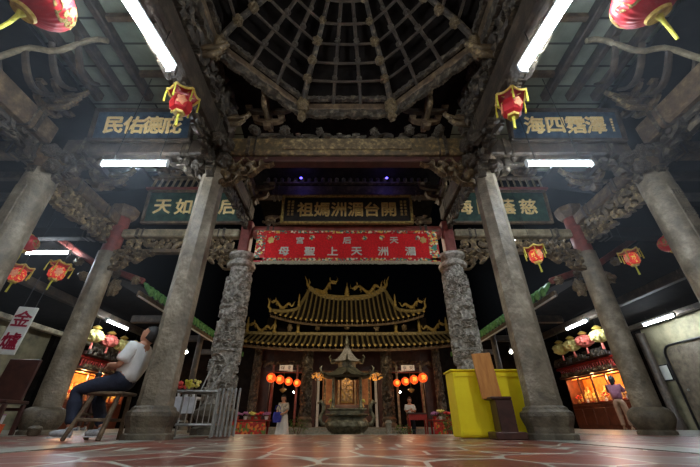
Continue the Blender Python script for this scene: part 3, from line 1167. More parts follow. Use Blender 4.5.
name_board('black name board lettered 開台湄洲媽祖 in gold above the red banner', (0, 6.28, 4.40), 2.86, .62, '祖媽洲湄台開', 'board_black', 'gold', .38, .10,
           side_text=[(-1.33, .2, .07), (-1.24, .2, .07), (1.33, .2, .07), (1.24, .2, .07)], sx=1.0, xs=[-.95, -.57, -.19, .19, .57, .95])
name_board('blue-black name board lettered 庇德佑民, partly behind a hexagonal lantern', (-3.70, 4.24, 4.86), 1.72, .58, '民佑德庇', 'board_blue', 'gold_bright', .38, .2,
           frame='wood', xs=[-.52, -.16, .18, .53])
name_board('blue-black name board lettered 澤霑四海 facing the hall', (3.95, 4.24, 4.86), 1.95, .58, '海四霑澤', 'board_blue', 'gold_bright', .38, .2,
           frame='wood', xs=[-.56, -.18, .19, .55], side_text=[(.86, .12, .05)])
name_board('green-black name board lettered with 如天 behind the leaning column', (-3.5, 6.4, 4.56), 2.3, .76, '天如德后', 'board_green', 'gold_bright', .42, .12, 'wood_mid',
           xs=[-.80, -.31, .2, .72])
name_board('green-black name board lettered with 蔭陽 and a faded last letter', (3.5, 6.4, 4.56), 2.3, .76, '海陽蔭慈', 'board_green', 'gold_bright', .42, .12, 'wood_mid',
           xs=[-.78, -.27, .22, .72])
# lattice of slanting bars over the green boards
for s in (-1, 1):
    t = thing('lattice_rail', 'row of pale slanting balusters above the green-black board, %s' % ('stool side' if s < 0 else 'cabinet side'), 'railing', (s * 3.6, 6.35, 5.1))
    for i in range(15):
        x = -1.1 + i * 2.2 / 14
        MB().beam((x, 0, -.02), (x + .02, .05, .3), .035, .05, bev=.006).build('baluster', 'wood_pale', t)
    MB().box((0, 0, -.05), (2.4, .12, .06), bev=.01).build('rail', 'red_wood', t)
    MB().box((0, .05, .33), (2.4, .12, .06), bev=.01).build('rail', 'wood_mid', t)

# ---- the red embroidered banner
bn = thing('embroidered_banner', 'long red embroidered banner lettered 天后宮 and 湄洲天上聖母', 'banner', (0, 6.2, 3.42))
BW, BH = 3.86, .74


def ban(u, v):
    return (BW * (u - .5), .012 * sin(u * 60) * (1 - v), BH * (v - .5))


g = MB().grid(ban, 160, 8)
nb = len(g.v)
g.grid(lambda u, v: (BW * (u - .5), .02 + .012 * sin(u * 60) * (1 - v), BH * (v - .5)), 160, 8)
g.build('cloth', 'red_cloth', bn, True)
g = MB()
g.box((0, -.018, BH / 2 - .03), (BW, .012, .06))
g.box((0, -.018, -BH / 2 + .06), (BW, .012, .06))
for x in (-BW / 2 + .1, BW / 2 - .1):
    g.box((x, -.018, -.03), (.2, .012, BH - .06))
for i in range(9):
    x = -1.5 + i * .375
    if abs(x) > .15 and abs(abs(x) - 1.0) > .18:
        g.lathe([(.06, -.006), (.06, .006)], 14, (0, 0, 0))
        vs = g.v[-28:]
        g.v[-28:] = [(x + p[0], -.018 + p[2], .2 + p[1]) for p in vs]
g.build('border', 'embroidery', bn)
g = MB()
rnd = random.Random(2)
for i in range(190):
    x = -BW / 2 + BW * (i + .5) / 190
    l_ = .085 + .02 * rnd.random()
    g.box((x, -.012, -BH / 2 - l_ / 2 + .05), (.017, .012, l_))
g.build('fringe', 'fringe', bn)['kind'] = 'stuff'
for ch, x in zip('宮后天', (-1.0, .0, 1.0)):
    glyph(ch, .17, 'white_thread', bn, (x, -.03, .13), depth=.006, fat=.004, sx=1.1)
for ch, x in zip('母聖上天洲湄', (-1.32, -.78, -.3, .2, .75, 1.32)):
    glyph(ch, .215, 'white_thread', bn, (x, -.03, -.13), depth=.006, fat=.005, sx=1.1)
for x in (-1.62, 1.62):
    o = put('gold_emblem', boss[1], bn, (x, -.03, .14), (0, 0, 0), (.07, .012, .08))
    o.data = o.data.copy()
    o.data.materials[0] = M['gold']
MB().tube([(-BW / 2 - .06, 0, BH / 2 + .01), (BW / 2 + .06, 0, BH / 2 + .01)], .018, 8).build('pole', 'wood_mid', bn, True)

# ---- fluorescent tubes


def tube_lamp(label, c, rz, L_=1.2, pitch=0.0, group=None, r=.03, hang=.32, wide=False):
    t = thing('tube_light', label, 'light', c)
    t.rotation_euler = Euler((0, pitch, rz))
    MB().tube([(-L_ / 2 + .03, 0, 0), (L_ / 2 - .03, 0, 0)], r, 14).build('tube', 'tube', t, True)
    MB().box((0, 0, r + .03), (L_ + .04, r * (4.2 if wide else 1.9), .045), bev=.01).build('housing', 'white_paint', t)  # wide housings are broadened to keep tube light off the corridor roof
    for x in (-L_ / 2 - .005, L_ / 2 + .005):
        MB().box((x, 0, .005), (.03, r * 2.2, r * 2 + .04), bev=.006).build('socket', 'white_paint', t)
    for x in (-L_ * .35, L_ * .35):
        MB().tube([(x, 0, .08), (x, 0, hang)], .006, 6).build('hanger', 'black_metal', t, True)
    return t


for s in (-1, 1):
    sd = 'stool side' if s < 0 else 'cabinet side'
    tube_lamp('long tube light high beside the centre bay running away from viewer, %s' % sd, (s * 2.215, 1.77, 3.88), pi / 2 + s * .13, 1.4, r=.05, hang=.42)
    tube_lamp('tube light hung crosswise below the blue-black name board, %s' % sd, at(347 + s * 212.5, 164, 3.9), 0, 1.0, hang=2.08)
    tube_lamp('tube light over the altar case of the side hall, %s' % sd, (s * 8.12, 11.75, 3.2), pi / 2, 1.2, wide=True)
tube_lamp('tube light hung crosswise near two brocade lanterns, stool side', at(48, 253, 6.95), 0, 1.0, hang=1.5)
tube_lamp('tube light in front of the arched grey door, cabinet side', (10.1, 10.7, 3.08), pi / 2, 1.2, hang=.4, wide=True)
tube_lamp('short tube light glimpsed behind the octagonal column, cabinet side', at(511, 242, 8.0), 0, .5, hang=.6)

# ---- lanterns


def hex_lantern(label, loc, sc, rz=0.3, kind=0, tilt=(0, 0), group=None, cord=1.0):
    """hexagonal brocade lantern with a yellow-edged canopy, loc = centre of the body"""
    t = thing('palace_lantern', label, 'lantern', loc, group=group, rot=(tilt[0], tilt[1], rz))
    t.scale = (sc, sc, sc)
    body = 'lantern_pattern' if kind else 'lantern_red'
    MB().lathe([(.10, -.16), (.15, -.12), (.175, .0), (.15, .12), (.10, .16)], 6).build('body', body, t)
    bd_ = t.children[0]
    for i in range(6):
        a = pi / 6 + i * pi / 3
        if i % 2 == 0:
            g = MB().ball((0, 0, 0), (.075, .012, .095), 12, 8, lambda v: v * (1 + .22 * cos(5 * atan2(v.z, v.x))))
            g.build('painted_flower', 'lantern_white', bd_, True, (cos(a) * .152, sin(a) * .152, 0), (0, 0, a + pi / 2))
    g = MB()
    R_ = .25
    for i in range(6):
        a0, a1 = i * pi / 3, (i + 1) * pi / 3
        pts = []
        for j in range(7):
            q = j / 6
            p = Vector((cos(a0) * (1 - q) + cos(a1) * q, sin(a0) * (1 - q) + sin(a1) * q, 0)) * R_
            pts.append((p.x, p.y, .19 + .05 * (abs(2 * q - 1) ** 2)))
        g.tube(pts, .02, 6)
        g.tube([(0, 0, .30), (cos(a0) * R_ * .5, sin(a0) * R_ * .5, .22), (cos(a0) * R_, sin(a0) * R_, .24)], .014, 6)
    g.build('canopy_trim', 'yellow_trim', t, True)
    MB().lathe([(.24, .215), (.13, .215), (.03, .29)], 6).build('canopy', 'lantern_red', t)
    for i in range(6):
        a0 = i * pi / 3
        x, y = cos(a0) * R_, sin(a0) * R_
        MB().tube([(x, y, .23), (x * 1.02, y * 1.02, .1), (x * 1.0, y * 1.0, -.04)], [.008, .012, .018], 6).build('tassel', 'yellow_cord', t, True)
    MB().lathe([(.09, -.2), (.1, -.16), (.1, -.15)], 6).build('bottom_cap', 'yellow_trim', t)
    MB().tube([(0, 0, -.2), (0, 0, -.26), (0, 0, -.44)], [.03, .018, .024], 8).build('bottom_tassel', 'yellow_cord', t, True)
    MB().tube([(0, 0, .28), (0, 0, .3 + cord)], .005, 6).build('cord', 'black_metal', t)
    return t


p = at(181, 105, 2.95)
hex_lantern('red hexagonal lantern hanging in front of the board lettered 庇德佑民', p, .8, .5, 0, (.1, -.05), cord=.3)
p = at(512, 108, 2.95)
hex_lantern('red hexagonal lantern hanging by the first letter of the board 澤霑四海', p, .8, .2, 0, (.1, .08), cord=.3)
p = at(57, 273, 6.2)
hex_lantern('orange-red square brocade lantern with yellow tassels below the crosswise tube', p, .84, .9, 1, (0, .12), cord=1.4)
p = at(17, 275, 6.0)
hex_lantern('orange-red brocade lantern next to the round red one, nearest the furnace sign', p, .8, .4, 1, (0, .1), cord=1.4)
p = at(536, 256, 6.1)
hex_lantern('brocade lantern hanging beside the red-topped column below the board 蔭陽', p, .8, .1, 1, (0, -.06), cord=2.95)
p = at(632, 259, 6.4)
hex_lantern('brocade lantern hanging between the two outer columns, cabinet side', p, .8, .6, 1, (0, -.1), cord=2.5)


def round_lantern(label, loc, r, tilt=(0, 0), big=True):
    t = thing('round_lantern', label, 'lantern', loc, rot=(tilt[0], tilt[1], .3))

    def fn(u, v):
        a = 2 * pi * u
        p_ = -pi / 2 * .84 + pi * .84 * v
        k_ = 1 + .016 * cos(a * 24)
        return (r * cos(p_) * cos(a) * k_, r * cos(p_) * sin(a) * k_, r * .82 * sin(p_) / sin(pi / 2 * .84))
    MB().grid(fn, 192, 20, True).build('body', 'lantern_red', t, True)
    # gilt pattern: leafy arabesque on two faces
    f = carved(r * 1.3, r * 1.0, .004, 77, 7, 60, mask=lambda x, z: x * x + z * z < 1, thr=.42, relief=.3)
    for ry in (0, pi * .5, pi, pi * 1.5):
        g = MB()
        vs = []
        for (x, y, z) in f.v:
            a = x / r - pi / 2 + ry
            zz = z
            rr = r * sqrt(max(.05, 1 - (zz / r / .95) ** 2)) * 1.02 + (-y)
            vs.append((rr * cos(a), rr * sin(a), zz * .85))
        g.add(vs, f.f)
        g.build('gilt_pattern', 'gold_dim', t)
    MB().lathe([(r * .36, -r * .9), (r * .4, -r * .8), (r * .34, -r * .74)], 24).build('bottom_ring', 'yellow_trim', t, True)
    MB().lathe([(r * .34, r * .74), (r * .4, r * .8), (r * .3, r * .92)], 24).build('top_ring', 'yellow_trim', t, True)
    MB().tube([(0, 0, -r * .85), (0, 0, -r * 1.1), (r * .04, 0, -r * 1.5), (0, 0, -r * 2.0)], [r * .16, r * .07, r * .06, r * .05], 10).build('tassel', 'yellow_cord', t, True)
    MB().tube([(0, 0, r * .9), (0, 0, r * 2.2)], .006, 6).build('cord', 'black_metal', t)
    return t


round_lantern('large round red lantern with gilt pattern, high over the furnace-sign side', at(42, 0, 1.62), .27, (.1, .32))
round_lantern('large round red lantern with gilt pattern, high over the grey-door side', at(645, -2, 1.62), .27, (.1, -.32))
round_lantern('small round red lantern beside two brocade lanterns near the furnace sign', at(26, 243, 5.6), .2, (0, 0))
round_lantern('small round red lantern partly behind the engraved column', at(671, 243, 5.6), .2, (0, 0))

# ---- side corridors along the courtyard


def corridor(s):
    sd = 'stool side' if s < 0 else 'cabinet side'
    t = thing('corridor_roof', 'tiled corridor roof along the courtyard with green eave tiles, %s' % sd, 'roof', (s * 4.7, 7.2, 2.9))
    L_ = 8.0
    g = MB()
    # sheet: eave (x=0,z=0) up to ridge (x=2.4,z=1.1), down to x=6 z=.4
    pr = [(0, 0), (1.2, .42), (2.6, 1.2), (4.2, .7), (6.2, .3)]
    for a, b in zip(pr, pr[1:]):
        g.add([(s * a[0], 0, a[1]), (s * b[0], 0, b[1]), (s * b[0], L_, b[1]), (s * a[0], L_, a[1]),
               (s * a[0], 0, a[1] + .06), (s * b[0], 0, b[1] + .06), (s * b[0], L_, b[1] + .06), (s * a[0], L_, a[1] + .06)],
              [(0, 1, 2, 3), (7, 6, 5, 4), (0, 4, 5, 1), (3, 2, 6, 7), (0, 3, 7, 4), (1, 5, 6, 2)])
    g.build('roof_deck', 'matte_black', t)
    g = MB()
    n_ = int(L_ / .25)
    for i in range(n_):
        y = .1 + i * L_ / n_
        g.tube([(-s * .16, y, -.10), (-s * .02, y, .06), (s * .3, y, .2), (s * 1.2, y, .5), (s * 2.6, y, 1.28)], .06, 8)
    g.build('tile_rows', 'green_tile', t, True)
    g = MB()
    for i in range(n_):
        y = .1 + i * L_ / n_
        g.lathe([(.1, 0), (.1, .03), (.03, .04)], 10, (0, 0, 0))
        vs = g.v[-30:]
        g.v[-30:] = [(-s * (.16 + q[2]), y + q[0], -.10 + q[1]) for q in vs]
        g.add([(-s * .1, y + .04, -.06), (-s * .1, y + .16, -.06), (-s * .1, y + .10, -.17)], [(0, 1, 2), (2, 1, 0)])
    g.build('eave_tiles', 'green_tile', t, True)
    MB().box((s * .05, L_ / 2, -.16), (.06, L_, .14), bev=.012).build('fascia', 'wood_mid', t)
    MB().box((s * .02, L_ / 2, -.22), (.03, L_, .03)).build('gutter', 'white_paint', t)
    # gable end of the roof
    g = MB()
    g.beam((s * .0, -.02, .12), (s * 1.25, -.02, .55), .1, .14, bev=.02)
    g.beam((s * 1.25, -.02, .55), (s * 2.6, -.02, 1.35), .1, .14, bev=.02)
    g.build('verge', 'red_wood', t)
    for q in range(4):
        put('verge_carving', boss[q % 3], t, (s * (.15 + q * .5), -.08, .12 + q * .16), (q, q, 0), .1)
    # second, lower run beyond
    return t


for s in (-1, 1):
    corridor(s)
    sd = 'stool side' if s < 0 else 'cabinet side'
    for k_, y in enumerate((9.2, 11.6, 14.0)):
        t = thing('corridor_post', 'slim dark post of the side corridor, %s, %s from the front hall' % (sd, ('first', 'second', 'third')[k_]), 'post', (s * 5.0, y, 0))
        MB().lathe([(.17, 0), (.17, .1), (.13, .14), (.16, .22), (.11, .28)], 16).build('base', 'stone_base', t, True)
        MB().lathe([(.1, .28), (.09, 2.9)], 16).build('shaft', 'wood', t, True)
        MB().box((s * .5, 0, 2.7), (1.0, .12, .2), bev=.02).build('tie', 'wood', t)
    # gilt corbels under the front of the corridor
    for k_ in range(3):
        o = put('carved_corbel', boss[k_], None, (s * (5.2 + .35 * k_), 7.0, 2.8 + .12 * k_), (k_, 0, k_), (.14, .1, .2))
        tag(o, 'gilt corbel under the corridor roof end, %s, %s' % (sd, ('lowest', 'middle', 'highest')[k_]), 'carving')
    # side-hall structure
    struct('wall_side_%s' % ('left' if s < 0 else 'right'), MB().box((s * 7.6, 17.1, 1.8), (6.5, .2, 3.9)), 'dark')
    beam_thing('hall_beam', 'dark eave beam in front of the altar case, %s' % sd, (s * 8.6, 7.4, 3.5), (s * 8.6, 16.8, 3.5), .2, .24, 'wood')

# lit globe bulbs in the corridors
for s, (u, v) in ((-1, (186, 352)), (1, (511, 352))):
    t = thing('bulb_lamp', 'round lit bulb under the corridor, %s' % ('behind the folding barriers' if s < 0 else 'over the yellow cabinet'), 'light', at(u, v, 10.3))
    MB().ball((0, 0, 0), .045, 14, 10).build('bulb', 'bulb', t, True)
    MB().lathe([(.02, .03), (.025, .09), (.01, .1)], 10).build('socket', 'white_paint', t, True)
    MB().tube([(0, 0, .1), (0, 0, .95)], .005, 6).build('cord', 'black_metal', t)

# ---- altar cases of the side halls
rnd = random.Random(11)
stat = MB()
stat.lathe([(.05, 0), (.055, .02), (.06, .05), (.052, .09), (.035, .13), (.03, .15)], 12)
stat.ball((0, 0, .17), (.024, .024, .03), 10, 8)
stat.lathe([(.026, .185), (.03, .2), (.012, .215)], 8)
stat.tube([(-.05, -.02, .09), (-.03, -.05, .08), (0, -.055, .09), (.03, -.05, .08), (.05, -.02, .09)], .014, 6)
stat_body = stat.mesh('deity_statue', 'gold', True)


ZK = 1.15


def altar(s):
    """case on the side wall facing the courtyard axis; local -Y is the front"""
    sd = 'behind the seated man' if s < 0 else 'beside the woman in pink'
    root_loc = (s * 9.45, 13.9, 0)
    rz = pi / 2 if s > 0 else -pi / 2       # local -Y -> world -s X
    rz = -rz if False else (-pi / 2 if s > 0 else pi / 2)
    t = thing('altar_case', 'brown wooden altar case glowing orange inside, %s' % sd, 'altar', root_loc, rz)
    w = 3.3
    t.scale = (1, 1, ZK)
    bc_ = MB().box((0, .35, .36), (w, .8, .72), bev=.02).build('base_cabinet', 'altar_wood', t)
    for i in range(5):
        o = MB().box((0, 0, 0), (w / 5 - .08, .03, .5), bev=.01).build('base_panel', 'altar_wood', bc_, loc=(-w / 2 + w / 10 + i * w / 5, -.06, .36))
    MB().box((0, .72, 1.15), (w, .04, .86)).build('back_panel', 'orange_back', t)
    g = MB()
    for i in range(5):
        g.box((-w / 2 + .03 + i * (w - .06) / 4, .0, 1.15), (.06, .06, .86), bev=.01)
    g.box((0, 0, .75), (w, .07, .06), bev=.01)
    g.box((0, 0, 1.58), (w, .07, .06), bev=.01)
    g.build('frame', 'altar_wood', t)
    for x in (-w / 2, w / 2):
        MB().box((x, .36, 1.15), (.04, .74, .86)).build('side_panel', 'altar_wood', t)
    MB().box((0, .3, 1.64), (w + .2, 1.0, .08), bev=.02).build('canopy_board', 'maroon', t)
    g = MB()
    for i in range(22):
        x = -w / 2 + (i + .5) * w / 22
        g.lathe([(.05, 0), (.06, .05), (.03, .12), (.05, .2), (.05, .22)], 8, (x, -.12, 1.68))
    g.box((0, -.12, 1.94), (w + .3, .16, .08), bev=.02)
    g.build('carved_valance', 'red_lacquer', t, True)
    put('carved_frieze', frieze_gilt, t, (0, -.18, 1.70), (0, 0, 0), (1.2, 1, .5))
    MB().box((0, .2, 2.05), (w + .1, .9, .12), bev=.02).build('canopy_board', 'maroon', t)
    put('carved_frieze', frieze_long, t, (0, -.28, 2.14), (0, 0, 0), (1.28, 1, .8))
    MB().box((0, .45, .79), (w - .1, .5, .08), bev=.01).build('step', 'red_lacquer', t)
    MB().box((0, .58, .88), (w - .1, .25, .12), bev=.01).build('step', 'red_lacquer', t)
    MB().tube([(-w / 2 + .2, .15, 1.57), (w / 2 - .2, .15, 1.57)], .02, 8).build('lamp_strip', 'lamp_orange_core', t, True)
    for i in range(3):
        x, y, z = (-1.0 + i) * 1.0, .1, 1.45 * ZK
        R = Matrix.Rotation(rz, 3, 'Z')
        q = R @ Vector((x, y, z)) + Vector(root_loc)
        lamp('altar_lamp', 'POINT', q, 36, (1.0, .52, .2), .06)
    R = Matrix.Rotation(rz, 3, 'Z')
    n_ = 0
    for row in range(2):
        for i in range(13):
            x = -w / 2 + .16 + i * (w - .32) / 12 + rnd.uniform(-.03, .03)
            q = R @ Vector((x, .4 - .0 + row * .18, .83 * ZK + row * .11 * ZK + .002)) + Vector(root_loc)
            sc_ = rnd.uniform(1.2, 2.1)
            o = put('deity_statue', stat_body, None, q, (0, 0, rz + rnd.uniform(-.3, .3)), sc_)
            nth = ('nearest', 'second', 'third', 'fourth', 'fifth', 'sixth', 'seventh', 'eighth', 'ninth', 'tenth', 'eleventh', 'twelfth', 'farthest')[12 - i if s > 0 else i]
            tag(o, 'gilt deity statue, %s in the %s row, altar case %s' % (nth, ('front', 'back')[row], sd), 'statue', 'gilt statues in the altar case %s' % sd)
    for i in range(6):
        x = -w / 2 + .3 + i * (w - .6) / 5
        q = R @ Vector((x, .12, .78 * ZK)) + Vector(root_loc)
        tt = thing('flower_vase', 'small flower vase, %s along the rim of the altar case %s' % (('nearest', 'second', 'third', 'fourth', 'fifth', 'farthest')[5 - i if s > 0 else i], sd), 'vase', q, group='flower vases in the altar case %s' % sd)
        MB().lathe([(.03, 0), (.045, .04), (.05, .08), (.025, .12), (.035, .15)], 12).build('vase', 'white_paint' if i % 2 else 'gold', tt, True)
        g = MB()
        for j in range(9):
            a, r_ = j * 2.4, .02 + .02 * (j % 3)
            g.ball((cos(a) * r_ * 2, sin(a) * r_ * 2, .2 + .03 * (j % 4)), .028, 8, 6)
        g.build('flowers', 'petal_yellow' if i % 3 else 'petal_red', tt, True)
    return t


altar(-1)
altar(1)


def silk_mesh(m):
    def fn(v):
        a = atan2(v.y, v.x)
        k_ = 1 + .10 * sin(a * 9 + v.z * 3) + .22 * noise.noise(v * 3) + .12 * noise.noise(v * 7)
        return Vector((v.x * k_, v.y * k_, v.z * (1 + .06 * sin(a * 7))))
    return MB().ball((0, 0, 0), (.27, .32, .21), 64, 20, fn).mesh('silk_body', m, True)


silk = {k_: silk_mesh(k_) for k_ in ('yellow_silk', 'red_silk')}
for s in (-1, 1):
    sd = 'stool side' if s < 0 else 'cabinet side'
    wh = ('farthest in the row', 'third in the row', 'second in the row', 'nearest in the row')
    for i, (m_, y) in enumerate((('yellow_silk', 14.5), ('yellow_silk', 13.7), ('red_silk', 12.9), ('yellow_silk', 12.05))):
        if s < 0:
            m_ = ('yellow_silk', 'yellow_silk', 'red_silk', 'yellow_silk')[i]
        t = thing('silk_lantern', 'ruffled %s silk lantern above the altar case, %s, %s' % ('pale yellow' if m_[0] == 'y' else 'coral', wh[i], sd), 'lantern', (s * 9.0, y, 2.9))
        put('body', silk[m_], t)
        MB().lathe([(.1, .24), (.16, .28), (.05, .36)], 12).build('cap', 'yellow_trim', t, True)
        MB().tube([(0, 0, -.24), (0, 0, -.45)], [.03, .045], 8).build('tassel', 'red_silk', t, True)
        MB().tube([(0, 0, .34), (0, 0, .6)], .008, 6).build('cord', 'black_metal', t)

# ---- side wall details: arched grey door and notice (cabinet side), furnace opening (stool side)
d = thing('arched_door', 'grey panel with rounded top set in the beige wall', 'door', (10.82, 10.55, 0), -pi / 2)
w_, h_ = 2.3, 2.4
poly = [(-w_ / 2, 0), (w_ / 2, 0), (w_ / 2, h_ - .3)] + [(w_ / 2 - .3 + .3 * cos(a), h_ - .3 + .3 * sin(a)) for a in (pi / 8, pi / 4, 3 * pi / 8, pi / 2)]
poly += [(-w_ / 2 + .3 - .3 * sin(a), h_ - .3 + .3 * cos(a)) for a in (0.01, pi / 8, pi / 4, 3 * pi / 8, pi / 2)]
MB().prism(poly, .05).build('leaf', 'stone_base', d)
fr = [(x * 1.05, -.05, z * 1.025) for x, z in poly[1:]] + [(-w_ / 2 * 1.05, -.05, 0)]
MB().tube(fr, .035, 8).build('frame', 'black_metal', d, True)
MB().ball((-.95, -.06, 1.1), .035, 10, 8).build('handle', 'steel', d, True)
t = thing('wall_notice', 'small white framed notice on the beige wall beside the arched door', 'notice', (10.83, 12.1, 1.68), -pi / 2)
MB().box((0, 0, 0), (.42, .03, .52), bev=.008).build('frame', 'black_metal', t)
MB().box((0, -.02, 0), (.34, .01, .44)).build('sheet', 'white_sign', t)
struct('door_1', MB().box((-10.83, 9.6, 1.15), (.06, 1.1, 2.3)), 'dark')
# dark panels standing in for shade on the side walls, then timber posts
for s in (-1, 1):
    struct('wall_shade_panel_%s' % ('left' if s < 0 else 'right'), MB().box((s * 10.75, 14.7, 1.9), (.2, 4.6, 3.8)), 'dark')
for s, y in ((-1, 7.6), (-1, 8.9), (1, 8.8), (1, 12.2)):
    o = MB().lathe([(.16, 0), (.16, .3), (.13, .34), (.13, 3.0)], 16).build('wall_post', 'wood', None, True, (s * 10.6, y, 0))
    tag(o, 'dark round post against the side wall, %s, %s of the pair' % ('stool side' if s < 0 else 'cabinet side', 'nearer' if y in (7.6, 8.8) else 'farther'), 'post')
beam_thing('wall_beam', 'pale beam on top of the side wall, stool side', (-10.4, 7.0, 3.0), (-10.4, 16, 3.0), .2, .16, 'wood_pale')  # pale wood here, darker wood on the beam opposite
beam_thing('wall_beam', 'dark beam on top of the side wall, cabinet side', (10.4, 7.0, 3.2), (10.4, 16, 3.2), .2, .16, 'wood')

# sign lettered 金爐
sg = thing('furnace_sign', 'tilted white board lettered 金爐 in crimson', 'sign', at(17, 330, 5.9), rot=(0, radians(3), radians(8)))
MB().box((0, 0, 0), (.33, .03, .82), bev=.008).build('board', 'white_sign', sg)
glyph('金', .3, 'sign_red', sg, (0, -.02, .2), depth=.003, fat=.006)
glyph('爐', .3, 'sign_red', sg, (0, -.02, -.19), depth=.003, fat=.006)
MB().tube([(-.1, 0, .4), (-.1, 0, 1.0)], .006, 6).build('wire', 'black_metal', sg)
MB().tube([(.1, 0, .4), (.1, 0, 1.0)], .006, 6).build('wire', 'black_metal', sg)

# ================================================================== MAIN HALL ACROSS THE COURTYARD
struct('hall_floor', MB().box((0, 19.0, -.2), (12.5, 6.0, .5), bev=.03), 'granite')
for k_ in range(2):
    struct('trim_step_%d' % (k_ + 1), MB().box((0, 15.85 - .3 * k_, -.37 + .13 * (1 - k_) - .0), (4.2, .3, .16 + .2 * (1 - k_)), bev=.02), 'granite')


def hall_roof(name, label, xe, xr, ye, yr, ze, zr, lift_e, lift_r, hip=0.55, nrib=.25):
    """front slope of a hip roof: eave half-length xe at (ye, ze), ridge half-length xr at (yr, zr)"""
    t = thing(name, label, 'roof', (0, ye, ze))

    def surf(x, q):               # q 0 at eave, 1 at ridge
        ax = abs(x)
        z = (zr - ze) * (q ** 1.35)
        z += lift_e * (1 - q) * (ax / xe) ** 3 + lift_r * q * (min(ax, xr) / xr) ** 3
        y = (yr - ye) * q - .25 * (1 - q) * (ax / xe) ** 3
        return Vector((x, y, z))

    def qmax(x):
        ax = abs(x)
        if ax <= xr:
            return 1.0
        k_ = (ax - xr) / (xe - xr)
        if xe < 5:
            return 1 - 2.4 * k_ if k_ < .27 else .352 - .312 * (k_ - .27) / .73
        return max(.04, 1 - k_ ** .8) if hip >= 1 else max(.03, (1 - k_) ** hip * 1.0)
    g = MB()
    nx = 60
    for i in range(nx):
        x0, x1 = -xe + 2 * xe * i / nx, -xe + 2 * xe * (i + 1) / nx
        m0, m1 = qmax(x0), qmax(x1)
        for j in range(6):
            a, b = surf(x0, m0 * j / 6), surf(x1, m1 * j / 6)
            c, d = surf(x1, m1 * (j + 1) / 6), surf(x0, m0 * (j + 1) / 6)
            g.add([a, b, c, d], [(0, 1, 2, 3)])
            e = Vector((0, .03, -.07))
            g.add([a + e, b + e, c + e, d + e], [(3, 2, 1, 0)])
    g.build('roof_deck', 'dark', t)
    g = MB()
    n_ = int(2 * xe / nrib)
    for i in range(n_ + 1):
        x = -xe + 2 * xe * i / n_
        m0 = qmax(x)
        g.tube([surf(x, m0 * j / 7) + Vector((0, 0, .035)) for j in range(8)], .05, 8)
    g.build('tile_rows', 'roof_tile', t, True)
    g = MB()
    for i in range(n_ + 1):
        x = -xe + 2 * xe * i / n_
        p = surf(x, 0) + Vector((0, -.03, .035))
        g.lathe([(.062, 0), (.062, .03), (.02, .04)], 10)
        vs = g.v[-30:]
        g.v[-30:] = [(p.x + q[0], p.y - q[2], p.z + q[1]) for q in vs]
        if i < n_:
            x2 = x + xe / n_
            p2 = surf(x2, 0) + Vector((0, -.03, 0))
            g.add([p2 + Vector((-.06, 0, .0)), p2 + Vector((.06, 0, 0)), p2 + Vector((0, 0, -.12))], [(0, 1, 2), (2, 1, 0)])
    g.build('eave_tiles', 'gold_dim', t, True)
    g = MB()
    g.tube([surf(-xe + 2 * xe * i / 40, 0) + Vector((0, .1, -.15)) for i in range(41)], .06, 6)
    g.build('eave_beam', 'wood_mid', t, True)
    # exposed rafters under the eave
    g = MB()
    for i in range(0, n_ + 1):
        x = -xe + 2 * xe * i / n_
        g.tube([surf(x, 0) + Vector((0, .04, -.08)), surf(x, .25 * qmax(x)) + Vector((0, .1, -.1))], .03, 6)
    g.build('rafters', 'wood_mid', t)
    return t, surf, qmax


def dragon_mesh():
    g = MB()
    pts, rr = [], []
    n_ = 30
    for i in range(n_):
        q = i / (n_ - 1)
        pts.append((-.55 + 1.0 * q, .04 * sin(q * 9), .16 + .13 * sin(q * 8.5) + .2 * q * q))
        rr.append(.015 + .055 * sin(pi * min(1, q * .9 + .08)))
    g.tube(pts, rr, 8)
    hx, hz = pts[-1][0], pts[-1][2]
    g.ball((hx + .05, 0, hz + .02), (.11, .07, .07), 10, 8)
    g.tube([(hx + .1, 0, hz), (hx + .22, 0, hz - .02)], [.05, .035], 8)
    g.tube([(hx + .02, 0, hz - .04), (hx + .17, 0, hz - .1)], [.035, .02], 8)
    for sy in (-1, 1):
        g.tube([(hx, sy * .03, hz + .05), (hx - .06, sy * .06, hz + .16), (hx - .02, sy * .07, hz + .24)], [.018, .014, .005], 6)
        g.tube([(hx + .2, sy * .03, hz), (hx + .3, sy * .1, hz + .06), (hx + .26, sy * .14, hz + .16)], [.008, .006, .003], 6)
    for i in range(2, n_ - 2, 1):
        p = Vector(pts[i])
        g.add([p + Vector((-.03, 0, rr[i] * .8)), p + Vector((.03, 0, rr[i] * .8)), p + Vector((-.02, 0, rr[i] + .06)), p + Vector((0, .02, rr[i] * .8))],
              [(0, 1, 2), (0, 2, 3), (1, 3, 2)])
    for i in (7, 12, 18, 24):
        p = Vector(pts[i])
        for sy in (-1, 1):
            g.tube([p, p + Vector((.06, sy * .09, -.05)), p + Vector((.02, sy * .12, -.14)), p + Vector((.09, sy * .13, -.15))], [.03, .025, .018, .006], 6)
    for k_ in range(4):
        g.tube([(-.55, 0, .16), (-.65, .03 * (k_ - 1.5), .25 + .03 * k_), (-.62 - .04 * k_, .04 * (k_ - 1.5), .38 + .03 * k_)], [.02, .02, .003], 6)
    return g


dragon_m = dragon_mesh().mesh('dragon', 'gold_dim', True)


